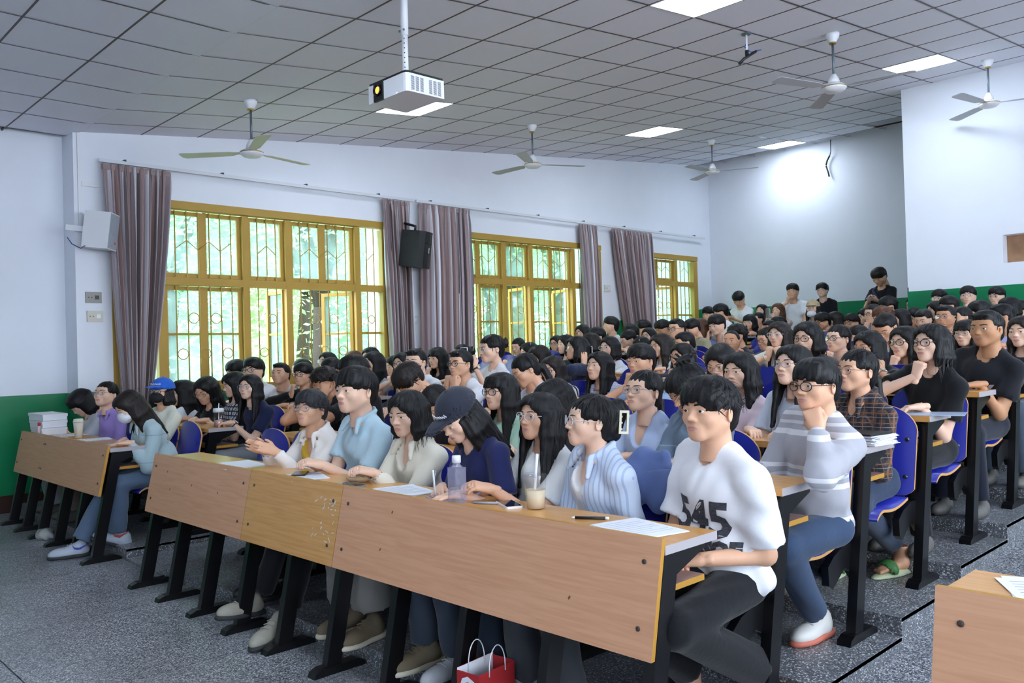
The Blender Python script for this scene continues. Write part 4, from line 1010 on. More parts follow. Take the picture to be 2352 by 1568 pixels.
# name, row, head centre, yaw, pitch, head size, detail, sex, hair, hair colour, skin, glasses, shirt, sleeve, neck, pose, label
PEOPLE = [
('bowgirl', 1, (-8.523, 2.6, 1.07), 3, -45, 0.997, 2, 'f', 'bobbangs', 0, 0, '-', 'c9ced6', 's', 'crew', 'desk', 'girl in a pale grey tee with her head bowed beside the stacked white boxes'),
('purple', 1, (-7.931, 2.63, 1.152), 30, 12, 0.977, 1, 'f', 'tied', 0, 0, 's', 'a58fd6', 'l', 'collar', 'lap', 'girl in a lilac shirt and thin glasses looking up behind the cream cup'),
('jacket', 1, (-6.603, 2.35, 1.102), 5, -32, 0.92, 1, 'f', 'long', 1, 0, '-', 'a9bfc4', 'l', 'collar', 'write', 'long haired girl in pale denim jacket and white mask, writing at the desk end'),
('bluecap', 1, (-7.145, 2.81, 1.175), 31, 4, 0.88, 1, 'm', 'bobcap', 0, 1, 'k', 'dcdccb', 's', 'crew', 'lap', 'person in a bright blue baseball cap and black face mask'),
('yawngirl', 2, (-8.014, 3.35, 1.123), -8, 2, 1.05, 2, 'f', 'long', 0, 0, 'k', 'dcdee2', 's', 'crew', 'desk', 'yawning girl in a white tee holding up a sheet of paper'),
('readgirl', 2, (-7.441, 3.33, 1.16), 26, -22, 0.995, 1, 'f', 'long', 0, 1, 's', '17181c', 's', 'crew', 'desk', 'girl in black with glasses reading, between the yawning girl and the bent girl'),
('profgirl', 2, (-7.123, 3.44, 1.211), -4, -14, 0.898, 1, 'f', 'long', 0, 0, '-', 'b9bcc4', 's', 'crew', 'desk', 'girl in a patterned top looking down, left of the girl in navy'),
('navygirl', 2, (-6.563, 3.31, 1.198), 25, 4, 0.88, 1, 'f', 'long', 0, 0, 's', '1d2444', 's', 'crew', 'desk', 'girl in a navy tee and round glasses, forearms on the desk behind the clear tumbler'),
('backL3', 3, (-8.464, 4.13, 1.294), 4, -8, 1.089, 2, 'm', 'fringe', 0, 1, '-', '2b2d33', 's', 'crew', 'desk', 'dark haired person half hidden left of the heavy man in glasses'),
('chubby', 3, (-8.094, 4.13, 1.316), 28, 2, 1.057, 2, 'm', 'fringe', 0, 0, 'k', 'e6e6ea', 's', 'crew', 'cheekL', 'heavyset man in a white tee and black glasses by the open window'),
('pinkman', 3, (-7.43, 4.07, 1.279), 28, 8, 0.909, 2, 'm', 'crew', 0, 1, '-', 'e9e2e6', 's', 'crew', 'desk', 'short haired man in a pale pink tee gazing up, left of the black jacket'),
('jackman', 3, (-7.076, 4.11, 1.269), 22, 2, 0.917, 2, 'm', 'fringe', 0, 1, 'k', '15161a', 'l', 'crew', 'chinR', 'man in glasses and a black jacket with a fist at his mouth'),
('backL4', 4, (-8.429, 4.87, 1.295), 0, -6, 1.032, 2, 'f', 'tied', 0, 0, '-', '3a3b44', 's', 'crew', 'desk', 'dark head right behind the man in the black jacket'),
('handup', 4, (-7.882, 4.87, 1.377), 8, 6, 0.88, 2, 'f', 'long', 0, 0, 's', 'c4c0bd', 's', 'crew', 'cheekR', 'girl in glasses with a hand raised beside her face, near the tree trunk window'),
('glassman15', 3, (-6.807, 4.25, 1.308), 18, -6, 0.906, 1, 'm', 'fringe', 0, 1, 'k', '30343c', 's', 'crew', 'desk', 'man in black glasses just above the curly haired man'),
('curly', 2, (-5.433, 3.33, 1.245), 23, -14, 0.88, 1, 'm', 'curly', 1, 2, '-', '1b1c20', 's', 'crew', 'headhold', 'curly haired man in black holding his head with both hands'),
('back17', 2, (-4.9, 3.23, 1.324), -5, -6, 0.88, 1, 'm', 'fluffy', 0, 1, '-', '1c1d22', 's', 'crew', 'desk', 'man with bushy black hair directly behind the man in the light blue shirt'),
('brown18', 5, (-8.504, 5.61, 1.383), 2, -4, 0.929, 2, 'f', 'bob', 2, 0, '-', '5c4a48', 's', 'crew', 'desk', 'girl with chestnut hair under the open window sash'),
('girl19', 5, (-8.152, 5.61, 1.411), 10, 0, 0.966, 2, 'f', 'long', 0, 0, 's', 'cfcfd2', 's', 'crew', 'desk', 'girl peeking at the left edge of the narrow curtain'),
('tank', 4, (-7.027, 4.87, 1.354), 0, 0, 0.956, 2, 'f', 'long', 0, 0, 's', '9a9ea4', 'n', 'crew', 'desk', 'long haired girl in a grey sleeveless top and glasses'),
('small21', 5, (-7.555, 5.51, 1.311), -6, -10, 0.935, 2, 'f', 'bob', 0, 0, '-', 'b3b1b5', 's', 'crew', 'desk', 'small dark head in front of the curtain, left of the girl with raised hands'),
('vape', 4, (-6.543, 4.87, 1.347), 13, 0, 0.9, 2, 'f', 'long', 0, 0, 'k', 'd6d2d4', 's', 'crew', 'both', 'girl in glasses with both hands at her face behind the short haired man'),
('crew23', 3, (-5.375, 4.13, 1.37), 22, 0, 0.88, 1, 'm', 'crew', 0, 0, '-', 'e3e4e8', 's', 'crew', 'desk', 'short haired man in a white tee looking over a bowed dark head'),
('downman', 2, (-4.382, 3.31, 1.265), 3, -48, 0.88, 1, 'm', 'fluffy', 1, 1, '-', '17181c', 'l', 'crew', 'lap', 'man with dark brown hair bent right down, behind the girl in the cream jacket'),
('bangs25', 5, (-6.902, 5.59, 1.386), 3, -4, 0.93, 2, 'f', 'longbangs', 0, 0, '-', '16171b', 's', 'crew', 'chinR', 'girl in black with a straight fringe, hand at her mouth before the wide curtain'),
('clip26', 5, (-6.54, 5.61, 1.409), -11, 4, 0.922, 2, 'f', 'clip', 0, 0, '-', '43444c', 's', 'crew', 'desk', 'dark head with a hair clip between the fringed girl and the girl photographing'),
('undercut', 3, (-4.781, 4.09, 1.35), 4, 2, 0.88, 1, 'm', 'crew', 0, 1, 'k', 'e3e4ea', 's', 'crew', 'both', 'man with an undercut and black glasses holding his hand to his nose'),
('bunphone', 4, (-5.289, 4.87, 1.459), -15, -6, 0.993, 1, 'f', 'bun', 0, 0, 'c', 'e4e5e9', 's', 'crew', 'phone', 'girl in white with a bun and clear glasses taking a picture'),
('closed', 8, (-7.975, 7.83, 1.496), 6, -14, 0.922, 2, 'f', 'tied', 0, 0, '-', 'dadce2', 's', 'crew', 'desk', 'girl with lowered eyelids beside the yellow window post'),
('back30', 7, (-7.041, 7.09, 1.411), -17, -4, 1.009, 2, 'f', 'long', 0, 0, '-', '2b2c33', 's', 'crew', 'desk', 'dark head with a shiny clip right of the girl with lowered eyelids'),
('cheek31', 5, (-5.404, 5.57, 1.374), -11, -8, 0.88, 1, 'f', 'bob', 1, 0, '-', '4a2f36', 's', 'crew', 'chinL', 'girl resting a fist on her cheek below the middle window'),
('look32', 3, (-4.064, 4.05, 1.304), -23, -28, 0.88, 1, 'f', 'tied', 0, 1, 's', 'c9c9d4', 's', 'crew', 'desk', 'girl in thin glasses looking down at her desk, hair tied back'),
('wavy33', 4, (-4.538, 4.83, 1.279), 5, -4, 0.887, 1, 'f', 'long', 1, 0, 'k', 'd8d8dc', 's', 'crew', 'desk', 'girl with round brown glasses and wavy hair in a striped sleeve tee'),
('phone34', 9, (-7.971, 8.57, 1.526), 8, -2, 0.916, 2, 'f', 'bob', 1, 0, 'k', 'cdd2dc', 's', 'crew', 'phone', 'girl holding a phone sideways under the moss covered trunk'),
('back35', 7, (-6.447, 7.09, 1.493), -18, 0, 0.927, 2, 'f', 'bob', 0, 0, '-', '2a2b30', 's', 'crew', 'desk', 'black haired head left of the slim curtain, behind the girl cupping her ear'),
('ear36', 5, (-4.973, 5.61, 1.44), -26, 6, 0.894, 1, 'f', 'bob', 0, 1, 's', '26304a', 'l', 'collar', 'ear', 'person in a navy jacket and glasses cupping an ear with one hand'),
('gingham', 4, (-4.079, 4.85, 1.299), -5, 8, 0.923, 1, 'f', 'long', 0, 0, '-', 'd2d1e2', 's', 'collar', 'desk', 'long haired girl in a lilac gingham top gazing up'),
('boy38', 10, (-7.6, 9.31, 1.761), -39, 6, 1.009, 2, 'm', 'fringe', 0, 0, '-', 'dfe1e6', 's', 'crew', 'chinR', 'boy in white seen in profile against the white wall between the curtains'),
('man39', 9, (-7.487, 8.57, 1.653), -4, -2, 0.935, 2, 'f', 'bob', 0, 1, 'k', '3c3d44', 's', 'crew', 'desk', 'person in black glasses at the foot of the slim curtain'),
('back40', 8, (-6.606, 7.83, 1.581), -25, -4, 0.904, 2, 'm', 'fringe', 0, 1, '-', '33343b', 's', 'crew', 'desk', 'dark head just below the boy in white profile'),
('back41', 8, (-6.455, 7.53, 1.509), -19, 0, 0.937, 2, 'f', 'bob', 1, 0, '-', '222329', 's', 'crew', 'desk', 'brownish black head left of the phone in the white dotted case'),
('phone42', 6, (-5.208, 6.35, 1.442), -3, 0, 0.892, 2, 'f', 'bob', 0, 0, 'c', 'e0e1e5', 's', 'crew', 'phone', 'girl in white and clear glasses filming with a phone in a white dotted case'),
('down43', 9, (-6.679, 8.52, 1.544), -24, -26, 0.995, 2, 'f', 'tied', 0, 0, 's', 'd5d6da', 's', 'crew', 'desk', 'girl in silver glasses bending her head, below the curtain by the rear window'),
('clip44', 9, (-6.362, 8.37, 1.458), -33, -14, 0.9, 2, 'f', 'bob', 0, 0, '-', '3a3b42', 's', 'crew', 'desk', 'dark head with a hair band right of the girl bending her head'),
('back45', 10, (-7.242, 9.31, 1.64), -32, -6, 0.963, 2, 'm', 'fringe', 0, 1, '-', '30323a', 's', 'crew', 'desk', 'dark haired man below the left side of the rear curtain'),
('back46', 11, (-7.589, 10.05, 1.713), -38, -10, 1.026, 2, 'm', 'fringe', 0, 1, '-', '2b2c33', 's', 'crew', 'desk', 'black haired man in front of the rear curtain, seen mostly from behind'),
('girl47', 10, (-6.648, 8.91, 1.584), 2, 0, 0.88, 2, 'f', 'long', 0, 0, 's', 'c8c9cf', 's', 'crew', 'desk', 'girl in round glasses facing the camera below the rear curtain'),
('man48', 11, (-7.247, 10.05, 1.703), -19, -18, 1.031, 2, 'm', 'fringe', 0, 2, '-', '41434a', 's', 'crew', 'desk', 'man looking down in front of the small rear window'),
('olive49', 8, (-5.453, 7.83, 1.63), -7, -2, 0.946, 2, 'm', 'crew', 0, 1, 'k', '7c7c62', 's', 'collar', 'desk', 'man in an olive shirt and glasses under the small rear window'),
('khaki50', 9, (-5.616, 8.37, 1.645), -18, -22, 0.88, 2, 'm', 'fringe', 0, 1, '-', '9d9b80', 's', 'crew', 'desk', 'man in a khaki tee looking down, right of the man in the olive shirt'),
('brown51', 10, (-5.871, 8.91, 1.658), -32, -4, 0.945, 2, 'f', 'long', 2, 0, '-', '7a86ad', 's', 'crew', 'desk', 'brown haired girl hidden behind the man in khaki'),
('girl52', 6, (-4.58, 6.31, 1.446), -16, -4, 0.887, 1, 'f', 'long', 1, 0, 'g', 'dcdde0', 's', 'crew', 'desk', 'brown haired girl in white with thin glasses turned to the left'),
('grey53', 7, (-4.781, 6.99, 1.47), -41, -12, 0.88, 2, 'm', 'crew', 0, 1, '-', 'a2a6b0', 's', 'crew', 'desk', 'man with cropped hair in a grey tee turned away from the camera'),
('mouth54', 5, (-3.824, 5.55, 1.352), -9, 0, 0.88, 1, 'f', 'long', 0, 1, 's', '3a3f4c', 's', 'crew', 'chinR', 'girl in round silver glasses pressing a fist to her mouth'),
('bigman55', 4, (-3.691, 4.85, 1.338), -5, -2, 0.969, 1, 'm', 'fringe', 0, 1, '-', '9db4d4', 's', 'crew', 'chinR', 'man with thick black hair in a light blue tee, hand at his mouth'),
('part56', 4, (-3.006, 4.79, 1.325), 4, -26, 0.928, 1, 'f', 'long', 0, 0, 's', '1a1b20', 's', 'crew', 'desk', 'girl with a centre parting and glasses smiling down'),
('pink57', 3, (-2.518, 4.21, 1.283), -5, -2, 0.88, 0, 'f', 'long', 0, 0, '-', 'e3cdd6', 's', 'crew', 'desk', 'long haired girl in a pale pink tee'),
('vneck58', 2, (-2.557, 3.37, 1.213), -5, 8, 0.88, 0, 'f', 'tied', 0, 0, 's', 'b8c9e8', 's', 'v', 'desk', 'girl in a pale blue top and round glasses right above the white hair claw'),
('updo59', 2, (-2.242, 3.29, 1.237), -21, -35, 0.88, 0, 'f', 'updo', 0, 1, '-', '6f8296', 'l', 'collar', 'desk', 'girl with messy pinned up hair in a washed denim jacket'),
('smile60', 7, (-4.299, 7.05, 1.468), 13, 2, 0.88, 2, 'm', 'buzz', 0, 2, '-', 'b9b7d2', 's', 'crew', 'desk', 'smiling man with shaved sides facing the camera'),
('curl61', 8, (-4.705, 7.83, 1.534), -29, 0, 0.91, 2, 'm', 'curly', 0, 2, '-', '37353a', 's', 'crew', 'desk', 'curly haired man in a dark grey tee behind the smiling man'),
('white62', 10, (-5.623, 8.91, 1.685), -6, -14, 1.013, 2, 'm', 'fringe', 0, 0, '-', 'e3e5ea', 's', 'crew', 'cheekR', 'boy in white with his chin propped, looking down'),
('black63', 14, (-7.841, 12.17, 1.966), -2, -12, 0.989, 2, 'm', 'fringe', 0, 0, '-', '17181b', 's', 'crew', 'desk', 'young man in black next to the green painted corner'),
('back64', 13, (-7.206, 11.53, 1.957), -48, -10, 1.007, 2, 'm', 'fluffy', 0, 1, '-', 'e6e8ec', 's', 'collar', 'desk', 'man in a white shirt bending away in front of the leaning man with a phone'),
('standphone', 0, (-7.934, 13.3, 2.249), 11, -38, 1.1, 2, 'm', 'fringe', 0, 1, '-', 'e3e6ea', 's', 'crew', 'phonelow', 'man in a white tee standing at the back corner, checking a phone'),
('bangs66', 13, (-6.588, 11.33, 1.772), 2, -4, 0.963, 2, 'f', 'bobbangs', 0, 0, 's', '141519', 's', 'crew', 'desk', 'girl in a black tee with a short fringe and glasses'),
('girl67', 14, (-6.758, 11.87, 1.826), -18, 0, 0.88, 2, 'f', 'tied', 0, 0, '-', 'dcdee2', 's', 'crew', 'desk', 'girl with tied hair right behind the girl with the short fringe'),
('long68', 14, (-6.855, 12.17, 1.963), -1, 4, 0.884, 2, 'f', 'long', 0, 0, '-', 'c9cbd0', 's', 'crew', 'desk', 'pale girl with long black hair left of the girl with the pink phone'),
('pinkphone', 14, (-6.47, 11.97, 1.953), -2, -4, 0.88, 2, 'f', 'long', 2, 0, '-', 'bfa79c', 's', 'crew', 'phone', 'girl with long brown hair holding up a pink phone'),
('standwhite', 0, (-6.856, 13.2, 2.301), 15, 0, 1.077, 2, 'm', 'fringe', 0, 1, '-', 'e2e6ea', 's', 'crew', 'chinR', 'stout man in a white tee standing at the back with a hand at his chin'),
('standblack', 0, (-6.389, 13.3, 2.288), 11, 2, 0.971, 2, 'm', 'fluffy', 0, 0, 's', '15171b', 's', 'crew', 'lap', 'man with tousled hair and glasses in a black tee standing by the back wall'),
('beigecap', 13, (-5.641, 11.43, 1.921), 8, 2, 0.88, 2, 'f', 'longcap', 0, 0, '-', 'e0e0e2', 's', 'crew', 'lap', 'girl in a beige cap with a white mask pulled below her chin'),
('standtall', 0, (-5.168, 12.6, 2.385), -8, -35, 1.081, 2, 'm', 'fringe', 1, 1, '-', '14161c', 's', 'crew', 'phonelow', 'tall man in a black tee standing at the back, looking down at his phone'),
('back74', 11, (-5.53, 10.0, 1.631), -31, -6, 0.901, 2, 'm', 'crew', 0, 2, '-', '3a3b42', 's', 'crew', 'desk', 'dark cropped head left of the girl with both hands at her mouth'),
('back75', 12, (-5.725, 10.59, 1.682), -37, -4, 0.971, 2, 'm', 'fringe', 0, 1, '-', '30313a', 's', 'crew', 'desk', 'dark head above the girl with both hands at her mouth'),
('green76', 7, (-3.95, 7.09, 1.48), -23, -12, 0.88, 1, 'f', 'tied', 0, 1, 'k', '5f6e5c', 'l', 'crew', 'desk', 'person in a grey green jacket and black glasses leaning forward'),
('hands77', 6, (-3.406, 6.31, 1.504), -4, 0, 0.88, 1, 'f', 'long', 1, 0, 'c', 'e6e4da', 's', 'crew', 'both', 'girl in clear glasses and a cream dress with both hands at her mouth'),
('bob78', 5, (-2.804, 5.59, 1.466), -3, -4, 0.937, 1, 'f', 'bob', 0, 0, 'k', '5b5553', 'l', 'crew', 'desk', 'person with a black bob and round black glasses in a grey brown top'),
('man79', 12, (-5.143, 10.69, 1.712), -29, -10, 0.918, 2, 'm', 'fluffy', 0, 1, 'k', '2f3138', 's', 'crew', 'desk', 'man in glasses with a mop of black hair below the beige cap'),
('brown80', 13, (-5.275, 11.33, 1.739), -45, -4, 0.963, 2, 'f', 'bob', 1, 0, '-', 'caa98a', 's', 'crew', 'desk', 'dark brown head in front of the green wall, right of the mop of black hair'),
('man81', 12, (-4.665, 10.49, 1.673), -14, -4, 0.922, 2, 'm', 'fringe', 0, 1, 'k', '3a3d46', 's', 'crew', 'desk', 'man in glasses looking over heads in front of the green wall'),
('scrunch', 6, (-2.919, 6.31, 1.456), -15, 2, 0.896, 1, 'f', 'tied', 0, 0, 'k', 'd9d6d8', 's', 'crew', 'chinR', 'girl in glasses with a lilac scrunchie on her wrist, hand over her mouth'),
('back83', 9, (-3.704, 8.47, 1.485), -36, -6, 0.88, 2, 'm', 'fringe', 0, 1, '-', '33353d', 's', 'crew', 'desk', 'dark head right above the girl with the lilac scrunchie'),
('long84', 5, (-2.363, 5.55, 1.392), -19, -4, 0.88, 1, 'f', 'long', 0, 1, 'g', '17181c', 's', 'crew', 'cheekL', 'long haired girl in black with round glasses and a white wristwatch'),
('ltblue85', 3, (-2.083, 3.99, 1.316), -12, 8, 0.88, 0, 'f', 'long', 0, 0, 's', 'c5cfe0', 's', 'crew', 'desk', 'girl in pale blue grey with thin glasses gazing up, left of the striped sweater'),
('sweater', 2, (-1.62, 3.29, 1.255), -16, 0, 0.88, 0, 'm', 'fringe', 0, 1, 'k', 'a9a9b0', 'l', 'crew', 'chinL', 'man in a grey striped sweater and black glasses with a fist at his mouth'),
('plaid', 3, (-1.794, 4.07, 1.286), -24, 4, 0.88, 0, 'f', 'tied', 0, 1, 'g', '4a3d38', 'l', 'collar', 'desk', 'girl in a brown plaid shirt and gold glasses'),
('blackgirl', 4, (-1.695, 4.78, 1.407), -18, 4, 0.88, 0, 'f', 'bob', 0, 0, 'k', '101114', 's', 'crew', 'chinR', 'girl in black and large glasses resting her chin on her hand'),
('tanman', 5, (-1.651, 5.55, 1.484), -15, 0, 0.926, 1, 'm', 'crew', 0, 3, '-', '17191f', 's', 'crew', 'desk', 'tanned young man in a black tee with white and red lettering'),
('hand90', 6, (-2.408, 6.27, 1.415), -15, 0, 0.967, 1, 'f', 'long', 0, 0, 'k', 'e0e0e3', 's', 'crew', 'chinR', 'girl in round black glasses with mouth on fist, left of the girl in black'),
('down91', 7, (-2.837, 7.01, 1.541), -8, -34, 0.941, 1, 'm', 'crew', 0, 1, '-', 'bcbfc4', 's', 'crew', 'desk', 'man with thick cropped hair in pale grey looking straight down'),
('brown92', 10, (-3.796, 9.31, 1.685), -33, -6, 0.968, 2, 'm', 'curly', 2, 1, '-', '46484e', 's', 'crew', 'desk', 'brown tousled head behind the man looking straight down'),
('glass93', 11, (-4.13, 9.85, 1.746), -25, -2, 0.952, 2, 'f', 'tied', 0, 0, 'k', '8fa2c4', 's', 'crew', 'chinR', 'person in dark glasses with clasped fingers before the green wall'),
('girl94', 13, (-4.894, 11.43, 1.775), -32, -14, 0.899, 2, 'f', 'long', 0, 0, '-', 'b9b2a4', 's', 'crew', 'desk', 'girl looking down in front of the green wall, left of the tall standing man'),
('man95', 12, (-4.33, 10.79, 1.867), -38, -8, 0.964, 2, 'm', 'fluffy', 0, 1, '-', '33353c', 's', 'crew', 'desk', "bushy dark head right below the tall standing man's phone"),
('clip96', 14, (-4.698, 12.6, 1.948), -10, -14, 0.977, 2, 'f', 'tied', 0, 0, 's', '2f3138', 's', 'crew', 'cheekR', 'girl with a silver clip in her hair by the wall corner'),
('grey97', 12, (-3.917, 10.49, 1.713), -10, -22, 0.88, 2, 'f', 'long', 0, 0, '-', '8d949c', 's', 'crew', 'desk', 'long haired girl in a grey tee looking down below the silver hair clip'),
('back98', 11, (-3.899, 10.05, 1.69), -39, -6, 0.88, 2, 'f', 'bob', 0, 0, '-', '3b3d44', 's', 'crew', 'desk', 'dark head just left of the girl in the grey tee'),
('crew99', 10, (-3.371, 9.31, 1.646), -12, -20, 0.88, 2, 'm', 'crew', 0, 0, '-', '4b4e56', 's', 'crew', 'desk', 'man with a crew cut looking down beside the man with earphones'),
('ear100', 9, (-2.9, 8.57, 1.64), -9, 2, 0.946, 2, 'm', 'crew', 0, 2, 's', '17181c', 's', 'crew', 'chinR', 'man in glasses with a black earphone, hand before his mouth'),
('man101', 12, (-3.752, 10.89, 1.928), -11, -2, 0.88, 2, 'm', 'fringe', 0, 0, 's', '4a4d55', 's', 'crew', 'desk', 'man in glasses whose face just shows before the green wall, left of the yawning man'),
('yawn102', 12, (-3.351, 10.64, 1.923), 9, 4, 0.931, 2, 'm', 'fringe', 0, 0, 's', 'e6e7ea', 's', 'crew', 'chinL', 'yawning man in white and glasses at the back wall'),
('man103', 12, (-3.093, 10.79, 1.91), -14, -4, 0.88, 2, 'm', 'fringe', 0, 0, 's', '3d4048', 's', 'crew', 'desk', 'man in thin glasses before the green wall, right of the yawning man'),
('back104', 11, (-3.332, 9.95, 1.797), -51, -6, 0.88, 2, 'm', 'fringe', 0, 1, '-', '30323a', 's', 'crew', 'desk', 'dark head with one ear showing, left below the yawning man'),
('back105', 12, (-3.605, 10.34, 1.769), -41, -6, 0.88, 2, 'f', 'bob', 0, 0, '-', '34363d', 's', 'crew', 'desk', 'dark head below the man in glasses at the back wall'),
('back106', 10, (-2.875, 8.91, 1.639), -42, -6, 0.88, 2, 'm', 'crew', 0, 1, '-', '39424e', 's', 'crew', 'desk', 'dark head right of the man with earphones'),
('back107', 10, (-2.832, 9.31, 1.688), -43, -6, 0.948, 2, 'm', 'fluffy', 0, 1, '-', '2d2f36', 's', 'crew', 'desk', 'large bushy black head above the tanned young man'),
('lilac108', 8, (-2.217, 7.83, 1.6), -59, -4, 0.915, 1, 'm', 'crew', 0, 2, '-', 'a3a3cf', 's', 'crew', 'desk', 'man in a lilac blue tee turned away, right of the tanned young man'),
('back109', 11, (-2.758, 10.0, 1.75), -55, -6, 0.88, 2, 'f', 'bob', 0, 0, '-', '22242a', 's', 'crew', 'desk', 'dark head near the right picture edge above the man in lilac blue'),
('glass110', 12, (-2.757, 10.39, 1.715), -40, -4, 0.912, 2, 'm', 'fringe', 0, 1, 'k', '22242a', 's', 'crew', 'desk', 'person in black glasses cut by the right picture edge'),
('bangs111', 7, (-2.242, 7.05, 1.469), -10, 0, 0.88, 1, 'f', 'longbangs', 0, 0, 's', '1d1f24', 's', 'crew', 'desk', 'girl with a wispy fringe and rimless glasses left of the tanned young man'),
('edge112', 6, (-1.671, 6.35, 1.463), -15, 0, 0.88, 1, 'f', 'long', 1, 0, '-', '202228', 's', 'crew', 'desk', 'long haired woman cut off by the right picture edge'),
('lady', 1, (-4.381, 2.59, 1.126), 19, 8, 0.887, 1, 'f', 'fluffy', 3, 1, 's', 'e8e2dc', 'l', 'open', 'gesture', 'older woman in a white jacket and glasses gesturing with open hands'),
('blueman', 1, (-3.939, 2.61, 1.239), 4, 2, 1.053, 0, 'm', 'fringe', 0, 0, '-', 'b4cfdc', 's', 'collar', 'clasp', 'young man in a light blue shirt with his hands on the front desk'),
('cream', 1, (-3.447, 2.59, 1.132), 9, -10, 0.934, 0, 'f', 'bob', 0, 0, '-', 'e2dccb', 'l', 'open', 'clasp', 'girl with shoulder length hair in a cream jacket and silver watch'),
('blackcap', 1, (-2.889, 2.45, 1.149), -5, -36, 0.88, 0, 'f', 'longcap', 0, 0, '-', '1e2450', 's', 'crew', 'write', 'girl in a faded black cap and navy tee bent over her notes'),
('longwhite', 1, (-2.615, 2.69, 1.137), -4, 4, 0.881, 0, 'f', 'long', 0, 1, 'c', 'dcdcda', 's', 'crew', 'fwdL', 'girl with very long black hair in a white tee and clear glasses'),
('clipgirl', 1, (-2.218, 2.57, 1.143), -33, 4, 0.88, 0, 'f', 'clip', 0, 0, 'c', 'c9d6ea', 'l', 'open', 'lap', 'girl in a blue striped shirt with a cream hair claw'),
('p545', 1, (-1.676, 2.59, 1.199), -9, 2, 0.941, 0, 'm', 'fluffy', 0, 1, '-', 'e8e8ec', 's', 'crew', 'lap', 'young man in a white tee printed 545 at the desk end'),
('green120', 2, (-3.588, 3.37, 1.198), -1, 2, 0.913, 1, 'f', 'longbangs', 0, 0, 'k', 'b5d9c2', 's', 'crew', 'chinR', 'girl in glasses and a pale green top behind the black cap'),
('back121', 2, (-3.972, 3.19, 1.131), 11, -45, 0.88, 1, 'f', 'tied', 0, 1, '-', '22242c', 'l', 'crew', 'desk', 'dark head bent down right behind the cream jacket girl'),
('back122', 2, (-3.091, 3.29, 1.167), -19, -20, 0.88, 0, 'f', 'long', 0, 0, '-', '2b2d34', 's', 'crew', 'desk', 'dark head turned away right behind the girl with very long hair'),
]
PERSON = {}; ACC = {}; LEGS = {}
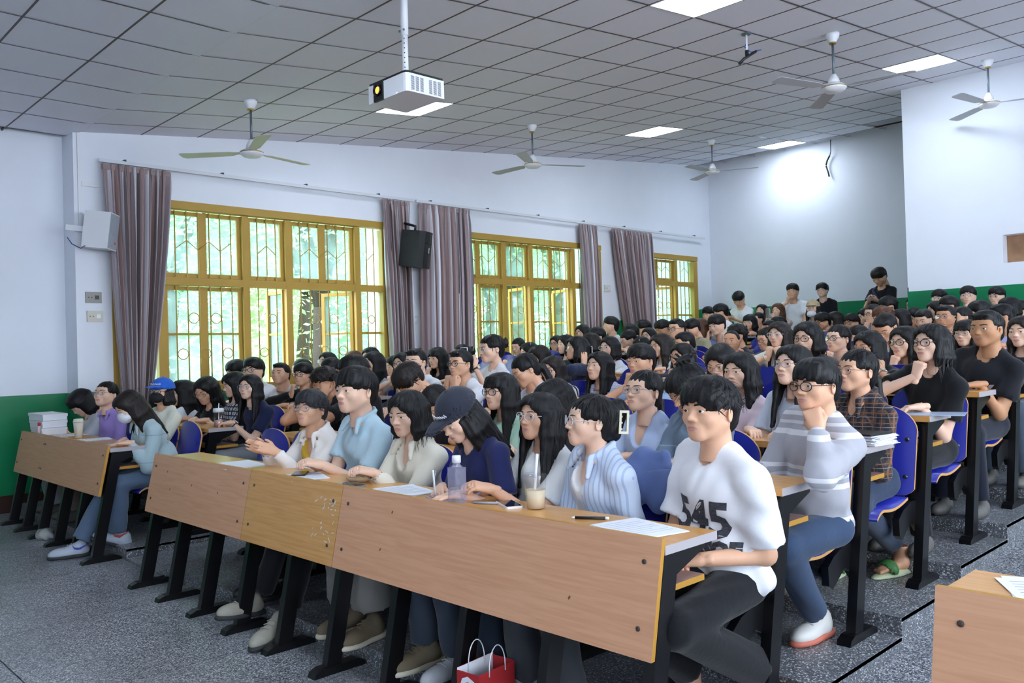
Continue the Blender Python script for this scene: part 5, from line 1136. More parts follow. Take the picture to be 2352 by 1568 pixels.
# ------------------------------------------------------------------ one person
SHIRT_PAT = {'plaid': 'plaid', 'sweater': 'sweater', 'clipgirl': 'stripe', 'gingham': 'check', 'wavy33': 'bw', 'updo59': 'denim', 'jacket': 'denim', 'profgirl': 'mottle'}
TROUSER = {'jacket': '#56687f', 'sweater': '#33455f', 'plaid': '#2c3a50', 'p545': '#141519', 'blackgirl': '#16171b', 'tanman': '#161a28', 'cream': '#75736e', 'blackcap': '#323a46', 'longwhite': '#1c2632', 'clipgirl': '#3a3d42',  # cream and blackcap tones darkened to take in the shade below the desk
           'blueman': '#101116', 'lady': '#14151a', 'bowgirl': '#8d8f94', 'navygirl': '#7d8288', 'purple': '#6d6258'}
FIELDS = {}
def person(sp):
    (nm, row, H, yaw, pitch, hs, lod, sex, hair, hc, sk, gl, shirt, slv, neck, pose, label) = sp
    stand = row == 0
    k = row if row else 14
    fz = Lk(min(k, 14)); sc = .93 if sex == 'f' else 1.0
    bx, by = H[0], (yk(k)+.56 if not stand else H[1]+.03)
    if not stand: by = max(min(by, H[1]+.13), yk(k)+.51)
    if not stand:
        X0 = CX0 if H[0] > -6.05 else LX0; n_ = 9 if H[0] > -6.05 else 5
        i_ = min(max(round((H[0]-X0)/SEATP-.5), 0), n_-1); LM = .10 if nm in ('sweater', 'plaid', 'blackgirl', 'tanman') else .045; bx = H[0]+max(-LM, min(LM, X0+SEATP*(i_+.5)-H[0]))
    root = thing('person', label, 'person', (bx, by, fz), 'audience in the lecture hall')
    Hc = np.array((H[0]-bx, H[1]-by, H[2]-fz)); hip = .42 if not stand else Hc[2]-.78
    Nb = Hc+np.array((0, .042, -.130))*hs; HS = np.array((1.09,1.04,.95))*hs
    if pitch < -25: Nb = Nb+np.array((0, .045, .015))
    P0 = np.array((0, .0, hip+.09)); d = Nb-P0; Ld = np.linalg.norm(d); u = d/Ld
    ex_ = np.array((1.0,0,0))-u*u[0]; ex_ /= np.linalg.norm(ex_); RT = np.stack([ex_, np.cross(u, ex_), u], 1)
    ty = math.radians(max(-32, min(25, yaw*.45-6)) if not stand else yaw*.7)
    if nm in ('sweater', 'p545', 'blackgirl', 'plaid'): ty = math.radians(-24)
    RT = RT@np.array(((math.cos(ty), -math.sin(ty), 0), (math.sin(ty), math.cos(ty), 0), (0, 0, 1)))
    T = lambda x, y, z: Nb+RT@np.array((x, y, z), float)
    w_ = 1.0*sc*(1.2 if nm == 'p545' else 1.12 if nm in ('chubby', 'standwhite', 'blueman') else 1.0)
    ss = .160*w_
    sh = {sx: T(sx*ss, .012, -.088) for sx in (-1, 1)}
    dz = (Lk(k-1) if k > 1 else 0)+.812-fz if not stand else 1.0
    HY = Hc[1]
    y0_ = -(by-yk(k)); yd = max(y0_+.185, min(y0_+.25, HY-.20)) if not stand else -.3
    l1, l2 = .285*sc, .245*sc
    # --- arm targets: wrist, elbow hint, finger direction, back-of-hand direction, hand shape
    def arm(kind, sx):
        if kind == 'desk': return (sx*.11, yd, dz+.032), (sx*.24, .0, dz-.25), (-sx*.75,-.66,-.06), (0,0,1), 'curl'
        if kind == 'clasp': return (sx*.055, yd-.02, dz+.050), (sx*.24, .0, dz-.25), (-sx*.45,-.85,.25), (sx*.35,-.1,.9), 'curl'
        if kind == 'flat': return (sx*.13, yd-.02, dz+.026), (sx*.26, .0, dz-.2), (-sx*.35,-.93,-.03), (0,0,1), 'flat'
        if kind == 'pen': return (sx*.03, yd-.01, dz+.035), (sx*.26, .0, dz-.2), (-sx*.6,-.75,-.15), (sx*.5,0,.85), 'grip'
        if kind == 'lap': return (sx*.07, -.24, hip+.20), (sx*.26, .10, hip+.15), (-sx*.8,-.55,-.1), (0,-.2,1), 'curl'
        if kind == 'open': return (sx*.06-.02, yd-.03, dz+.09), (sx*.24, .0, dz-.2), (-sx*.15-.3,-.9,.42), (sx*.95,-.1,.2), 'flat'
        if kind == 'chin': return tuple(Hc+np.array((sx*.050,-.100,-.170))), (sx*.26, -.42, dz), (-sx*.30,-.02,1), (sx*.25,-1,.1), 'fist'
        if kind == 'cheek': return tuple(Hc+np.array((sx*.100,-.055,-.165))), (sx*.28, -.42, dz), (-sx*.10,.10,1), (sx,-.4,0), 'curl'
        if kind == 'ear': return tuple(Hc+np.array((sx*.105,-.035,-.150))), (sx*.26, -.42, dz), (0,.12,1), (sx,-.3,0), 'flat'
        if kind == 'headhold': return tuple(Hc+np.array((sx*.120,-.085,-.085))), (sx*.28, -.42, dz), (-sx*.25,.35,1), (sx*.8,-.6,0), 'curl'
        if kind == 'phone': return tuple(Hc+np.array((sx*.055,-.24,-.140))), (sx*.34, -.25, dz-.15), (-sx*.25,-.15,.95), (sx*.5,-.85,.1), 'grip'
        if kind == 'phonelow': return tuple(Hc+np.array((sx*.055,-.26,-.36))), (sx*.34, .0, Hc[2]-.7), (-sx*.5,-.75,.35), (sx*.5,0,-.8), 'grip'
        return arm('desk', sx)
    pm = {'desk': ('desk','desk'), 'lap': ('lap','lap'), 'write': ('pen','flat'), 'clasp': ('clasp','clasp'), 'fwdL': ('clasp','clasp'), 'chinR': ('chin','desk'), 'chinL': ('desk','chin'), 'both': ('chin','chin'), 'headhold': ('headhold','headhold'),
          'cheekL': ('desk','cheek'), 'cheekR': ('cheek','desk'), 'ear': ('desk','ear'), 'phone': ('phone','phone'), 'phonelow': ('phonelow','phonelow'), 'gesture': ('open','open')}[pose]
    if stand: pm = tuple('lap' if p == 'desk' else p for p in pm)
    A = {}
    for sx, kd in ((-1, pm[0]), (1, pm[1])):
        wr, hint, fd, bz, hk = arm(kd, sx)
        if stand and kd == 'lap': wr = (sx*.10, -.16, hip+.10); hint = (sx*.5, .1, hip+.2)
        el_, wr = ik(sh[sx], wr, l1, l2, hint)
        if not stand and el_[2] < dz+.045 and el_[1] < -.27 and kd != 'lap': el_[2] = dz+.045
        A[sx] = (el_, np.array(wr), fd, bz, hk, kd)
    pts = np.array([Hc, Nb, P0]+[a[i] for a in A.values() for i in (0, 1)]+list(sh.values()))
    lo, hi = pts.min(0)-.14, pts.max(0)+.14
    lo = np.minimum(lo, (-.25,-.2,hip-.02)); hi = np.maximum(hi, (.25,.17,0))
    hi[2] = max(pts[:,2].max()+.02, Nb[2]+.12); lo[2] = max(hip-.03, .3)
    ar = (.88 if sex == 'f' else 1.0)*(1.15 if nm in ('chubby', 'standwhite') else 1.0)
    bare = slv != 'l'
    # --- skin: neck, upper chest and arms in one surface
    f = F(lo, hi, (.0120, .0200, .028)[lod])
    f.rc(T(0,.004,-.05), Hc+np.array((0,.032,-.045))*hs, .052*sc, .049*sc, .03)
    f.el(P0+.66*d, (.126*w_,.086*sc,.25*Ld), .04, rot=Matrix(RT.tolist()))
    for sx in (-1, 1):
        e_, wv = A[sx][0], A[sx][1]
        f.rc(T(sx*.04,.012,-.07), sh[sx], .042, .042*ar, .04)
        f.rc(sh[sx], e_, .046*ar, .037*ar, .02); f.rc(e_, wv, .037*ar, .0255*ar, .02)
    v, q = f.mesh(); parts = [(v, q, 0)]
    for sx in (-1, 1):
        el_, wv, fd, bz, hk, kd = A[sx]
        hv, hq = hand_template(hk, lod); hv = hv*(.82 if sex == 'f' else .90)
        if sx > 0: hv = hv*np.array((1,-1,1)); hq = hq[:, ::-1]
        M = frame(fd, bz); parts.append((hv@M.T+wv, hq, 0))
    RH = np.array((Matrix.Rotation(math.radians(yaw), 3, 'Z') @ Matrix.Rotation(math.radians(-pitch), 3, 'X')))
    for hv, hq, m in head_template(sex, lod): parts.append(((hv*HS)@RH.T+Hc, hq, m))
    link('body', npmesh('body', parts, BODYM(sk)), root)
    eul = Matrix(RH.tolist()).to_euler()
    def onhead(name, me, m=None):
        o = link(name, me, root, tuple(Hc), tuple(eul)); o.scale = tuple(HS)
        if m is not None: o.material_slots[0].link = 'OBJECT'; o.material_slots[0].material = m
        return o
    hst = 'bob' if hair == 'bobshort' else hair
    onhead('hair', hair_template(hst, lod), M_HAIR[hc])
    if gl != '-': onhead('glasses', glasses_mesh(gl))
    # --- shirt
    g = F(lo, hi, (.0095, .0175, .026)[lod]); t = .012 if neck != 'open' else .018
    if nm in ('p545', 'clipgirl', 'sweater', 'jacket', 'standwhite'): t += .008
    Rm = Matrix(RT.tolist())
    g.el(P0+.66*d, (.140*w_+t,.098*sc+t,.27*Ld), .05, rot=Rm); g.el(P0+.30*d, (.135*w_+t,.104*sc+t,.27*Ld), .05, rot=Rm); g.el(P0, (.150*w_+t,.115+t,.10), .05)
    g.rc(T(-.04,.014,-.045), T(.04,.014,-.045), .056, .056, .04)
    for sx in (-1, 1):
        e_, wv = A[sx][0], A[sx][1]
        g.rc(T(sx*.040,.018,-.012), T(sx*ss*.90,.014,-.078), .030+t*.5, .038+t*.7, .03)
        if slv == 's':
            e2 = sh[sx]+(e_-sh[sx])*(.66 if nm != 'p545' else .80)
            g.rc(sh[sx], e2, .047*ar+t*.6, .050*ar+t*1.2, .03, cut=True)
        elif slv == 'l':
            g.rc(sh[sx], e_, .046*ar+t*.7, .042*ar+t*.8, .03); g.rc(e_, e_+(wv-e_)*.93, .042*ar+t*.8, .031*ar+t*.5, .02, cut=True)
    # wrinkles
    gx, gy, gz = g.grid(); am = (.0024 if lod == 0 else .0022)
    g.d = g.d+(am*np.sin(31*gz+22*gx+9*np.sin(13*gy))+am*.8*np.sin(24*gy-38*gz+12*np.sin(9*gx))).astype(np.float32)
    if lod == 0 and slv != 'n': g.d = g.d+(.0028*np.sin(62*(gx*.55+gz*.4)+3*np.sin(9*gz)+2*np.sin(11*gy))*np.clip((Nb[2]-.10-gz)*6, 0, 1)).astype(np.float32)
    # neck opening
    g.rc(T(0,-.004,-.05), Hc+np.array((0,.03,.0)), .058*sc, .058*sc, .006, True)
    if neck == 'crew': g.el(T(0,-.050,.004), (.046,.05,.034), .008, True)
    elif neck == 'v' or neck == 'open': g.el(T(0,-.09,-.05), (.040,.07,.095), .008, True)
    else: g.el(T(0,-.08,-.03), (.034,.06,.065), .008, True)
    if neck in ('collar', 'open') and slv != 'n':
        for sx in (-1, 1):
            for a_, b_ in (((sx*.052,.045,.026), (sx*.066,-.005,.014)), ((sx*.066,-.005,.014), (sx*.050,-.062,-.012)), ((0,.066,.030), (sx*.052,.045,.026))): g.rc(T(*a_), T(*b_), .013, .013, .004)
            g.rc(T(sx*.052,-.062,-.010), T(sx*.078,-.098,-.075), .018, .010, .006)
    g.plane((0,0,-1), -(hip+.005))
    v, q = g.mesh(); c = v[q].mean(1); mi = np.zeros(len(q), int); mats = [cloth('cloth_'+shirt+(nm if nm in SHIRT_PAT else ''), '#'+shirt, pattern=SHIRT_PAT.get(nm))]
    if neck == 'open':
        lc = (c-Nb)@RT; mi[(np.abs(lc[:,0]) < .045) & (lc[:,1] < -.03) & (lc[:,1] > -.165) & (lc[:,2] < -.05) & (lc[:,2] > -.42)] = 1
        mats.append(cloth('inner_'+nm, {'lady': '#c9a238', 'cream': '#d8d2c2'}.get(nm, '#e6e6e8')))
    so = link('jacket' if neck == 'open' else 'shirt', npmesh('shirt', [(v, q, mi)], mats), root)
    if nm in ('p545', 'tanman', 'sweater'): FIELDS[nm] = (v, root, so)
    # --- legs
    if not stand:
        tcol = TROUSER.get(nm) or ('#20232b', '#2a3244', '#33363c', '#46505e')[len(label) % 4]
        tm = cloth('trousers_'+tcol[1:], tcol)
        if nm in LEGS: LEGS[nm](root, tm, P0)
        else:
            L_ = generic_legs(); o = link('trousers', L_['t'], root, (0, 0, .42)); o.material_slots[0].link = 'OBJECT'; o.material_slots[0].material = tm
            for sx in (-1, 1): link('shoe', L_['s'], root, (sx*.10, -.36, 0))
    else:
        fl = F((-.25,-.2,-.01), (.25,.2,hip+.25), .016); fl.el(P0, (.16,.12,.11), .04)
        for sx in (-1, 1): fl.rc((sx*.085,0,hip+.05), (sx*.11,.0,.04), .085, .06, .03)
        v, q = fl.mesh(); link('trousers', npmesh('trousers', [(v, q, 0)], [cloth('dark_trousers', '#20232b')]), root)
        for sx in (-1, 1): link('shoe', generic_legs()['s'], root, (sx*.11, -.02, 0))
    ACC.get(nm, lambda *a: None)(root, onhead, Hc, A, dz, T)
    PERSON[nm] = (root, np.array((bx, by, fz)), Hc, A, dz)
    return root
# ------------------------------------------------------------------ accessories of single people
def text_mesh(body, size, mats, shear=0.0, off=0.0, cuts=2):
    cu = bpy.data.curves.new('txt', 'FONT'); cu.body = body; cu.size = size; cu.align_x = 'CENTER'; cu.offset = off; cu.shear = shear; cu.resolution_u = 2
    o = bpy.data.objects.new('txt', cu); COL.objects.link(o); dg = bpy.context.evaluated_depsgraph_get()
    me = bpy.data.meshes.new_from_object(o.evaluated_get(dg)); bpy.data.objects.remove(o)
    bm = bmesh.new(); bm.from_mesh(me); bmesh.ops.triangulate(bm, faces=bm.faces)
    if cuts: bmesh.ops.subdivide_edges(bm, edges=bm.edges, cuts=cuts)
    bm.to_mesh(me); bm.free(); me.materials.clear(); me.materials.append(mats); return me
def chest_print(nm, body, size, zc_, xoff, m, name, sx=1.0):
    V, root, so = FIELDS[nm]; me = text_mesh(body, size, m, .12, .006)
    n = len(me.vertices); co = np.zeros(n*3); me.vertices.foreach_get('co', co); co = co.reshape(-1,3)
    out = np.zeros((n,3)); F_ = V[V[:,1] < np.median(V[:,1])]
    for i in range(n):
        x, z = co[i,0]*sx+xoff, co[i,1]+zc_
        d2 = (F_[:,0]-x)**2+(F_[:,2]-z)**2; k = np.argsort(d2)[:6]; w2 = 1/(d2[k]+1e-6); out[i] = (x, (F_[k,1]*w2).sum()/w2.sum()-.0035, z)
    me.vertices.foreach_set('co', out.ravel()); me.update(); link(name, me, so)
def _cap(nm, c, writing):
    def go(root, onhead, Hc, A, dz, T):
        m = cloth('cap_'+nm, c); o = onhead('cap', cap_mesh(nm, [m])); o.scale = tuple(v*1.05 for v in o.scale)
        b = MB(); rg = random.Random(3)
        if writing:
            for i in range(9):
                a = -.55+i*.125; R_ = .1085
                b.tube([(R_*.86*math.sin(a), .016-R_*1.045*math.cos(a), .066+rg.uniform(-.004,.004)), (R_*.86*math.sin(a+.04), .016-R_*1.045*math.cos(a+.04), .084+rg.uniform(-.005,.004)), (R_*.85*math.sin(a+.10), .016-R_*1.04*math.cos(a+.10), .070)], .0028, 5)
            link('embroidery', b.mesh('embroidery', mat('white_thread', '#dfe3ea', .6)), o)
    return go
ACC['bluecap'] = _cap('blue', '#2a62c4', True)
ACC['blackcap'] = _cap('black', '#2b2e3a', True)
ACC['beigecap'] = _cap('beige', '#b8a684', False)
def _combine(*fs):
    def go(*a):
        for f in fs: f(*a)
    return go
def _mask(c):
    def go(root, onhead, Hc, A, dz, T): onhead('face_mask', mask_mesh(mat('mask_'+c[1:], c, .8)))
    return go
ACC['bluecap'] = _combine(ACC['bluecap'], _mask('#15161a')); ACC['jacket'] = _mask('#dfe3ea')
def _chinmask(root, onhead, Hc, A, dz, T):
    o = onhead('face_mask', mask_mesh(mat('mask_white', '#dfe3e8', .8))); o.location = (Hc[0], Hc[1], Hc[2]-.035)
ACC['beigecap'] = _combine(ACC['beigecap'], _chinmask)
def _claw(root, onhead, Hc, A, dz, T):
    b = MB(); b.box((.030,.118,-.052), (.042,.128,.060)); b.box((.030,.152,-.052), (.042,.162,.060)); b.box((.030,.128,.048), (.042,.152,.060)); b.box((.030,.128,-.052), (.042,.152,-.040))
    for z in (-.03, 0, .03): b.tube([(.036,.135,z),(.028,.11,z),(.010,.10,z)], .005, 6)
    onhead('hair_claw', b.mesh('hair_claw', mat('cream_resin', '#e6dfc6', .25)))
ACC['clipgirl'] = _claw
def _watch(sx, c, strap):
    def go(root, onhead, Hc, A, dz, T):
        el_, wv = A[sx][0], A[sx][1]; d = wv-el_; d = d/np.linalg.norm(d); p = wv-d*.025
        u = np.cross(d, (0,0,1)); u /= np.linalg.norm(u); v = np.cross(u, d)
        MB().tube([tuple(p+u*.030*math.cos(t)+v*.027*math.sin(t)) for t in np.linspace(0, 2*math.pi, 17)[:-1]], .0055, 6, closed=True, flat=1).build('watch_strap' if strap else 'bracelet', c, root)
        if strap:
            q = p+v*.031+u*.0; w_ = MB(); w_.tube([tuple(q-v*.004), tuple(q+v*.005)], .015, 14); w_.build('watch_face', mat('watch_dial', '#d8c9b0', .2), root)
    return go
SILV = mat('silver_metal', '#b9bcc2', .25, metal=.9)
ACC['lady'] = _watch(-1, SILV, True); ACC['cream'] = _watch(1, SILV, True); ACC['longwhite'] = _watch(-1, mat('bead_bracelet', '#a9b6d8', .3), False)
ACC['bunphone'] = _watch(1, M_BPL, True); ACC['long84'] = _watch(1, M_WPL, True); ACC['jackman'] = _watch(-1, M_BPL, True); ACC['navygirl'] = _watch(1, M_BPL, True)
ACC['ear36'] = _watch(1, mat('amber_beads', '#cbbf8e', .3), False); ACC['hands77'] = _watch(-1, mat('jade_beads', '#cdd2b8', .3), False); ACC['bangs25'] = _watch(-1, mat('red_string', '#a33a3a', .6), False)
def _scrunch(root, onhead, Hc, A, dz, T):
    el_, wv = A[-1][0], A[-1][1]; d = wv-el_; d = d/np.linalg.norm(d); p = wv-d*.02; u = np.cross(d, (0,0,1)); u /= np.linalg.norm(u); v = np.cross(u, d)
    MB().tube([tuple(p+(u*math.cos(t)+v*math.sin(t))*(.034+.006*math.sin(9*t))+d*.006*math.cos(7*t)) for t in np.linspace(0, 2*math.pi, 41)[:-1]], .014, 8, closed=True).build('scrunchie', cloth('lilac_satin', '#b9a6d0', .4), root)
ACC['scrunch'] = _scrunch
def _clipbar(x, y, z, c='#b9bcc8'):
    def go(root, onhead, Hc, A, dz, T):
        b = MB(); b.tube([(x,y,z+.02),(x*1.05,y-.006,z),(x*1.08,y-.008,z-.022)], .004, 6); onhead('hair_clip', b.mesh('hair_clip', mat('hair_clip_'+c[1:], c, .25)))
    return go
ACC['clip96'] = _clipbar(.075,-.05,.07); ACC['clip44'] = _clipbar(.07,-.03,.085,'#d8d4cc'); ACC['clip26'] = _clipbar(.04,.12,.08,'#cfc9c2'); ACC['back30'] = _clipbar(.06,.0,.11,'#9fa2ac')
def _ear(root, onhead, Hc, A, dz, T):
    b = MB(); v, q = usphere((.084,.008,-.008), .010, 8); b.add(v.tolist(), [tuple(dict.fromkeys(f)) for f in q.tolist()], 0, True); onhead('earphone', b.mesh('earphone', M_BPL))
ACC['ear100'] = _ear
def _sling(root, onhead, Hc, A, dz, T):
    pts = [T(-.10,.02,-.01), T(-.09,-.10,-.08), T(.0,-.135,-.22), T(.12,-.11,-.36)]
    b = MB(); b.tube([tuple(p) for p in pts], .018, 8, flat=.35); b.build('bag_strap', cloth('navy_strap', '#2b3550'), root)
ACC['standtall'] = _sling
# --- legs that show under or beside the desks
def shoe_mesh(kind):
    f = F((-.065,-.19,-.003), (.065,.145,.125), .0070)
    if kind == 'slide':
        f.el((0,-.03,.0), (.050,.15,.030), .01); f.plane((0,0,-1), 0); b = f.mesh()
        g = F((-.07,-.19,-.003), (.07,.145,.125), .0070); g.el((0,-.06,.03), (.052,.055,.055), .01); g.el((0,-.06,.022), (.044,.07,.048), .005, True); g.plane((0,0,-1), -.015); c = g.mesh()
        h = F((-.06,-.19,.01), (.06,.12,.14), .006)
        h.el((0,-.05,.042), (.036,.075,.024), .02); h.el((0,.05,.05), (.032,.05,.035), .03); h.rc((0,.045,.06), (0,.05,.13), .036, .034, .02)
        for i, x in enumerate((-.024,-.008,.008,.022)): h.rc((x,-.10,.04), (x,-.145+abs(x-.018)*.5,.034), .011, .009, .006)
        return [(b[0], b[1], 0), (c[0], c[1], 1), (*h.mesh(), 2)]
    f.el((0,-.07,.035), (.046,.095,.045), .02); f.el((0,.03,.05), (.042,.085,.055), .02); f.rc((0,.045,.055), (0,.055,.088), .040, .036, .02); f.plane((0,0,-1), -.020)
    g = F((-.065,-.19,-.003), (.065,.145,.04), .0070); g.el((0,-.062,.012), (.050,.112,.030), .02); g.el((0,.045,.012), (.046,.088,.030), .02); g.plane((0,0,-1), 0); g.plane((0,0,1), .026)
    lv = []; lf = []
    for i in range(4):
        y = -.085+i*.026; z = .074+i*.009
        b = MB(); b.tube([(-.026,y,z-.008),(0,y-.004,z+.004),(.026,y+.006,z-.008)], .0032, 5); o_ = len(lv); lv += b.v; lf += [tuple(k+o_ for k in q_) for q_ in b.f if len(q_) == 4]
    return [(*f.mesh(), 0), (*g.mesh(), 1), (np.array(lv), np.array(lf), 0)]
_shoes = {}
def shoe(kind, mats, root, loc, rz=0.0, rx=0.0):
    key = (kind, tuple(m.name for m in mats))
    if key not in _shoes: _shoes[key] = npmesh('shoe', shoe_mesh(kind), mats)
    return link('slide' if kind == 'slide' else 'shoe', _shoes[key], root, loc, (rx, 0, rz))
def legs(knees, ankles, shoes, r=1.0, flare=1.0, skin=None, vox=.014):
    def go(root, tm, P0):
        K = [np.array(k) for k in knees]; An = [np.array(a) for a in ankles]; pts = np.array(K+An+[P0])
        f = F(pts.min(0)-.16, pts.max(0)+.18, vox); f.el(P0-np.array((0,0,.0)), (.165,.125,.10), .04)
        for i, sx in enumerate((-1, 1)):
            hp = np.array((sx*.085,-.01,P0[2]-.015)); f.rc(hp, K[i], .078*r, .060*r, .04); e = K[i]+(An[i]-K[i])*(.90 if skin is None else .82)
            f.rc(K[i], e, .058*r, .050*r*flare, .02, cut=True)
        gx, gy, gz = f.grid(); f.d = f.d+(.003*np.sin(38*gz+17*gy+6*np.sin(19*gx))).astype(np.float32)
        v, q = f.mesh(); link('trousers', npmesh('trousers', [(v, q, 0)], [tm]), root)
        for s_ in shoes: shoe(s_[0], s_[1], root, s_[2], s_[3] if len(s_) > 3 else 0, s_[4] if len(s_) > 4 else 0)
    return go
M_SW = mat('shaded_white_leather', '#a9acb0', .5); M_SOLE = mat('dark_sole', '#2a2c2e', .7); M_SWORN = mat('shaded_worn_white_leather', '#8f8c80', .6, noise=(18,.12,(1,1,1))); M_BEIGE = mat('shaded_beige_suede', '#70644f', .8); M_SAGE = mat('sage_foam', '#a9ab97', .6); M_SLG = mat('green_strap', '#3f7d3c', .5)  # white leathers and beige suede darkened to carry the under-desk shade
M_PALEG = mat('pale_green_foam', '#c6d0aa', .6); M_CROC = mat('white_foam_clog', '#dcdad4', .5); M_CORAL = mat('coral_sole', '#c9705a', .6); M_SOLEB = mat('cream_sole', '#c9c2ac', .7)
M_GREYSW = mat('grey_white_sneaker', '#aab4c2', .5)
def _jack(root, tm, P0):
    legs([(-.10,-.40,.46), (.10,-.40,.46)], [(-.16,-.62,-.0), (-.02,-.40,.06)], [('sneaker', [M_GREYSW, M_SOLE], (-.17,-.66,-.08), -.25), ('sneaker', [M_GREYSW, M_SOLE], (.0,-.43,-.01), -.35, -.4)], 1.05, 1.35)(root, tm, P0)
    for (x, y, z, c, a) in ((-.118,-.63,-.02,'#2b3aa0',-.25), (.052,-.40,.055,'#a8362e',-.35)):
        b = MB(); b.prism([(-.05,.028),(-.035,-.004),(.0,-.016),(.07,.03),(.0,.004),(-.03,.008)], 'x', -.002, .002); b.build('swoosh_mark', mat('mark_'+c[1:], c, .5), root, (x, y, z+.01), (0,0,a))
LEGS['jacket'] = _jack
LEGS['lady'] = legs([(-.10,-.43,.48), (.10,-.42,.48)], [(-.09,-.36,.09), (.10,-.34,.09)], [('sneaker', [M_BPL, M_SOLE], (-.09,-.40,0)), ('sneaker', [M_BPL, M_SOLE], (.10,-.38,0))], 1.0)
LEGS['blueman'] = legs([(-.14,-.46,.46), (.12,-.46,.46)], [(-.28,-.52,.06), (.06,-.55,.05)], [('sneaker', [M_SWORN, M_SOLE], (-.29,-.62,-.02), .1, -.12), ('sneaker', [M_SWORN, M_SOLE], (.05,-.63,-.06), .35, .1)], 1.05, 1.1)
LEGS['cream'] = legs([(-.12,-.44,.46), (.12,-.44,.46)], [(-.10,-.38,.14), (.10,-.38,.14)], [('sneaker', [M_BEIGE, M_SOLEB], (-.10,-.42,0)), ('sneaker', [M_BEIGE, M_SOLEB], (.10,-.44,0), .2)], 1.25, 1.9)
LEGS['blackcap'] = legs([(-.10,-.44,.46), (.10,-.44,.46)], [(-.09,-.38,.07), (.12,-.38,.07)], [('sneaker', [M_BEIGE, M_SOLEB], (-.09,-.42,0)), ('sneaker', [M_SW, M_SOLE], (.12,-.42,0))], 1.05, 1.3)
LEGS['longwhite'] = legs([(-.10,-.44,.46), (.10,-.44,.46)], [(-.09,-.38,.05), (.12,-.38,.05)], [('sneaker', [M_BEIGE, M_SOLEB], (-.09,-.42,0)), ('sneaker', [M_BEIGE, M_SOLEB], (.12,-.42,0))], 1.05, 1.5)
LEGS['clipgirl'] = legs([(-.10,-.44,.46), (.10,-.44,.46)], [(-.09,-.38,.05), (.12,-.38,.05)], [('sneaker', [M_SW, M_SOLE], (-.09,-.42,0)), ('sneaker', [M_SW, M_SOLE], (.12,-.42,0))], 1.05, 1.4)
LEGS['p545'] = legs([(-.11,-.46,.47), (.11,-.46,.45)], [(-.13,-.02,.13), (.05,.16,.13)], [('slide', [M_SAGE, M_SAGE, M_SKIN[1]], (-.13,-.06,0), .2), ('slide', [M_SAGE, M_SAGE, M_SKIN[1]], (.05,.12,0), -.15)], 1.12, 1.35)
LEGS['sweater'] = legs([(-.12,-.40,.47), (.07,-.38,.48)], [(-.26,.05,.10), (.0,.0,.10)], [('sneaker', [M_CROC, M_CORAL], (-.30,.12,.0), .5, .3), ('sneaker', [M_CROC, M_CORAL], (-.02,.03,.0), -.1)], 1.08, 1.1)
LEGS['plaid'] = legs([(-.11,-.42,.47), (.11,-.42,.48)], [(-.16,.08,.13), (.06,.24,.13)], [('slide', [M_PALEG, M_SLG, M_SKIN[2]], (.06,.20,0), -.25), ('slide', [M_PALEG, M_SLG, M_SKIN[2]], (-.17,.04,0), .2)], 1.05, 1.0)
for sp in PEOPLE: person(sp)
# prints
M_INK = mat('washed_black_ink', '#3f4048', .9, noise=(60, .45, (1,1,3)))
def _hz(nm): return PERSON[nm][2][2]
chest_print('p545', '545', .178, _hz('p545')-.435, .0, M_INK, 'print', 1.0)
chest_print('p545', 'ADISOF', .080, _hz('p545')-.508, .02, M_INK, 'print', 1.0)
chest_print('tanman', 'GuDiY', .085, _hz('tanman')-.395, .0, mat('white_red_ink', '#b9a3a3', .9, noise=(30,.3,(1,1,1))), 'print')
# ------------------------------------------------------------------ objects on the desks
M_PAPER = mat('white_paper', '#e9ecf2', .8); M_INKL = mat('printed_lines', '#b4b9c6', .9); M_SCREEN = mat('dark_phone_screen', '#0b0c10', .08); M_MAUVE = mat('lilac_phone_case', '#c9bcd8', .4)
ZD1 = .812
def paper_pile(label, x, y, z, rz, n=3, size=(.21,.297), lines=True, name='paper', cat='paper', step=.0012, bend=0.0):
    t = thing(name, label, cat, (x, y, z), None, rz); rg = random.Random(int((x+y)*1000))
    for i in range(n):
        a = rg.uniform(-.10,.10) if i else 0; dx, dy = (rg.uniform(-.012,.012), rg.uniform(-.012,.012)) if i else (0,0)
        b = MB(); b.box((-size[0]/2,-size[1]/2,0), (size[0]/2,size[1]/2,step*.8)); b.build('sheet', M_PAPER, t, (dx, dy, i*step+.0005), (0,0,a))
    if lines:
        b = MB()
        for j in range(9): b.box((-size[0]*.4, size[1]*(.36-.085*j), 0), (size[0]*(.4 if j % 3 else .15), size[1]*(.36-.085*j)+.003, .0004))
        b.build('printed_text', M_INKL, t, (0,0,n*step+.0006))
    return t
def phone(label, x, y, z, rot, case, screen=M_SCREEN, group=None):
    t = thing('phone', label, 'phone', (x, y, z), group); t.rotation_euler = rot
    b = MB(); b.prism([(-.036,-.068),(-.030,-.075),(.030,-.075),(.036,-.068),(.036,.068),(.030,.075),(-.030,.075),(-.036,.068)], 'z', 0, .009); b.build('case', case, t)
    MB().box((-.032,-.070,.009), (.032,.070,.0098)).build('screen', screen, t)
    MB().box((-.030,.040,-.002), (-.006,.068,0)).build('camera_bump', M_BPL, t)
    return t
paper_pile('loose printed sheets lying between the head bowed girl and the cream cup', -8.02, 2.31, ZD1, .1, 4)
paper_pile('sheets lying in front of the girl in the lilac shirt', -7.35, 2.30, ZD1, -.15, 3)
paper_pile('sheet the girl in the pale denim jacket writes on', -6.72, 2.31, ZD1, .1, 2, (.2,.26))
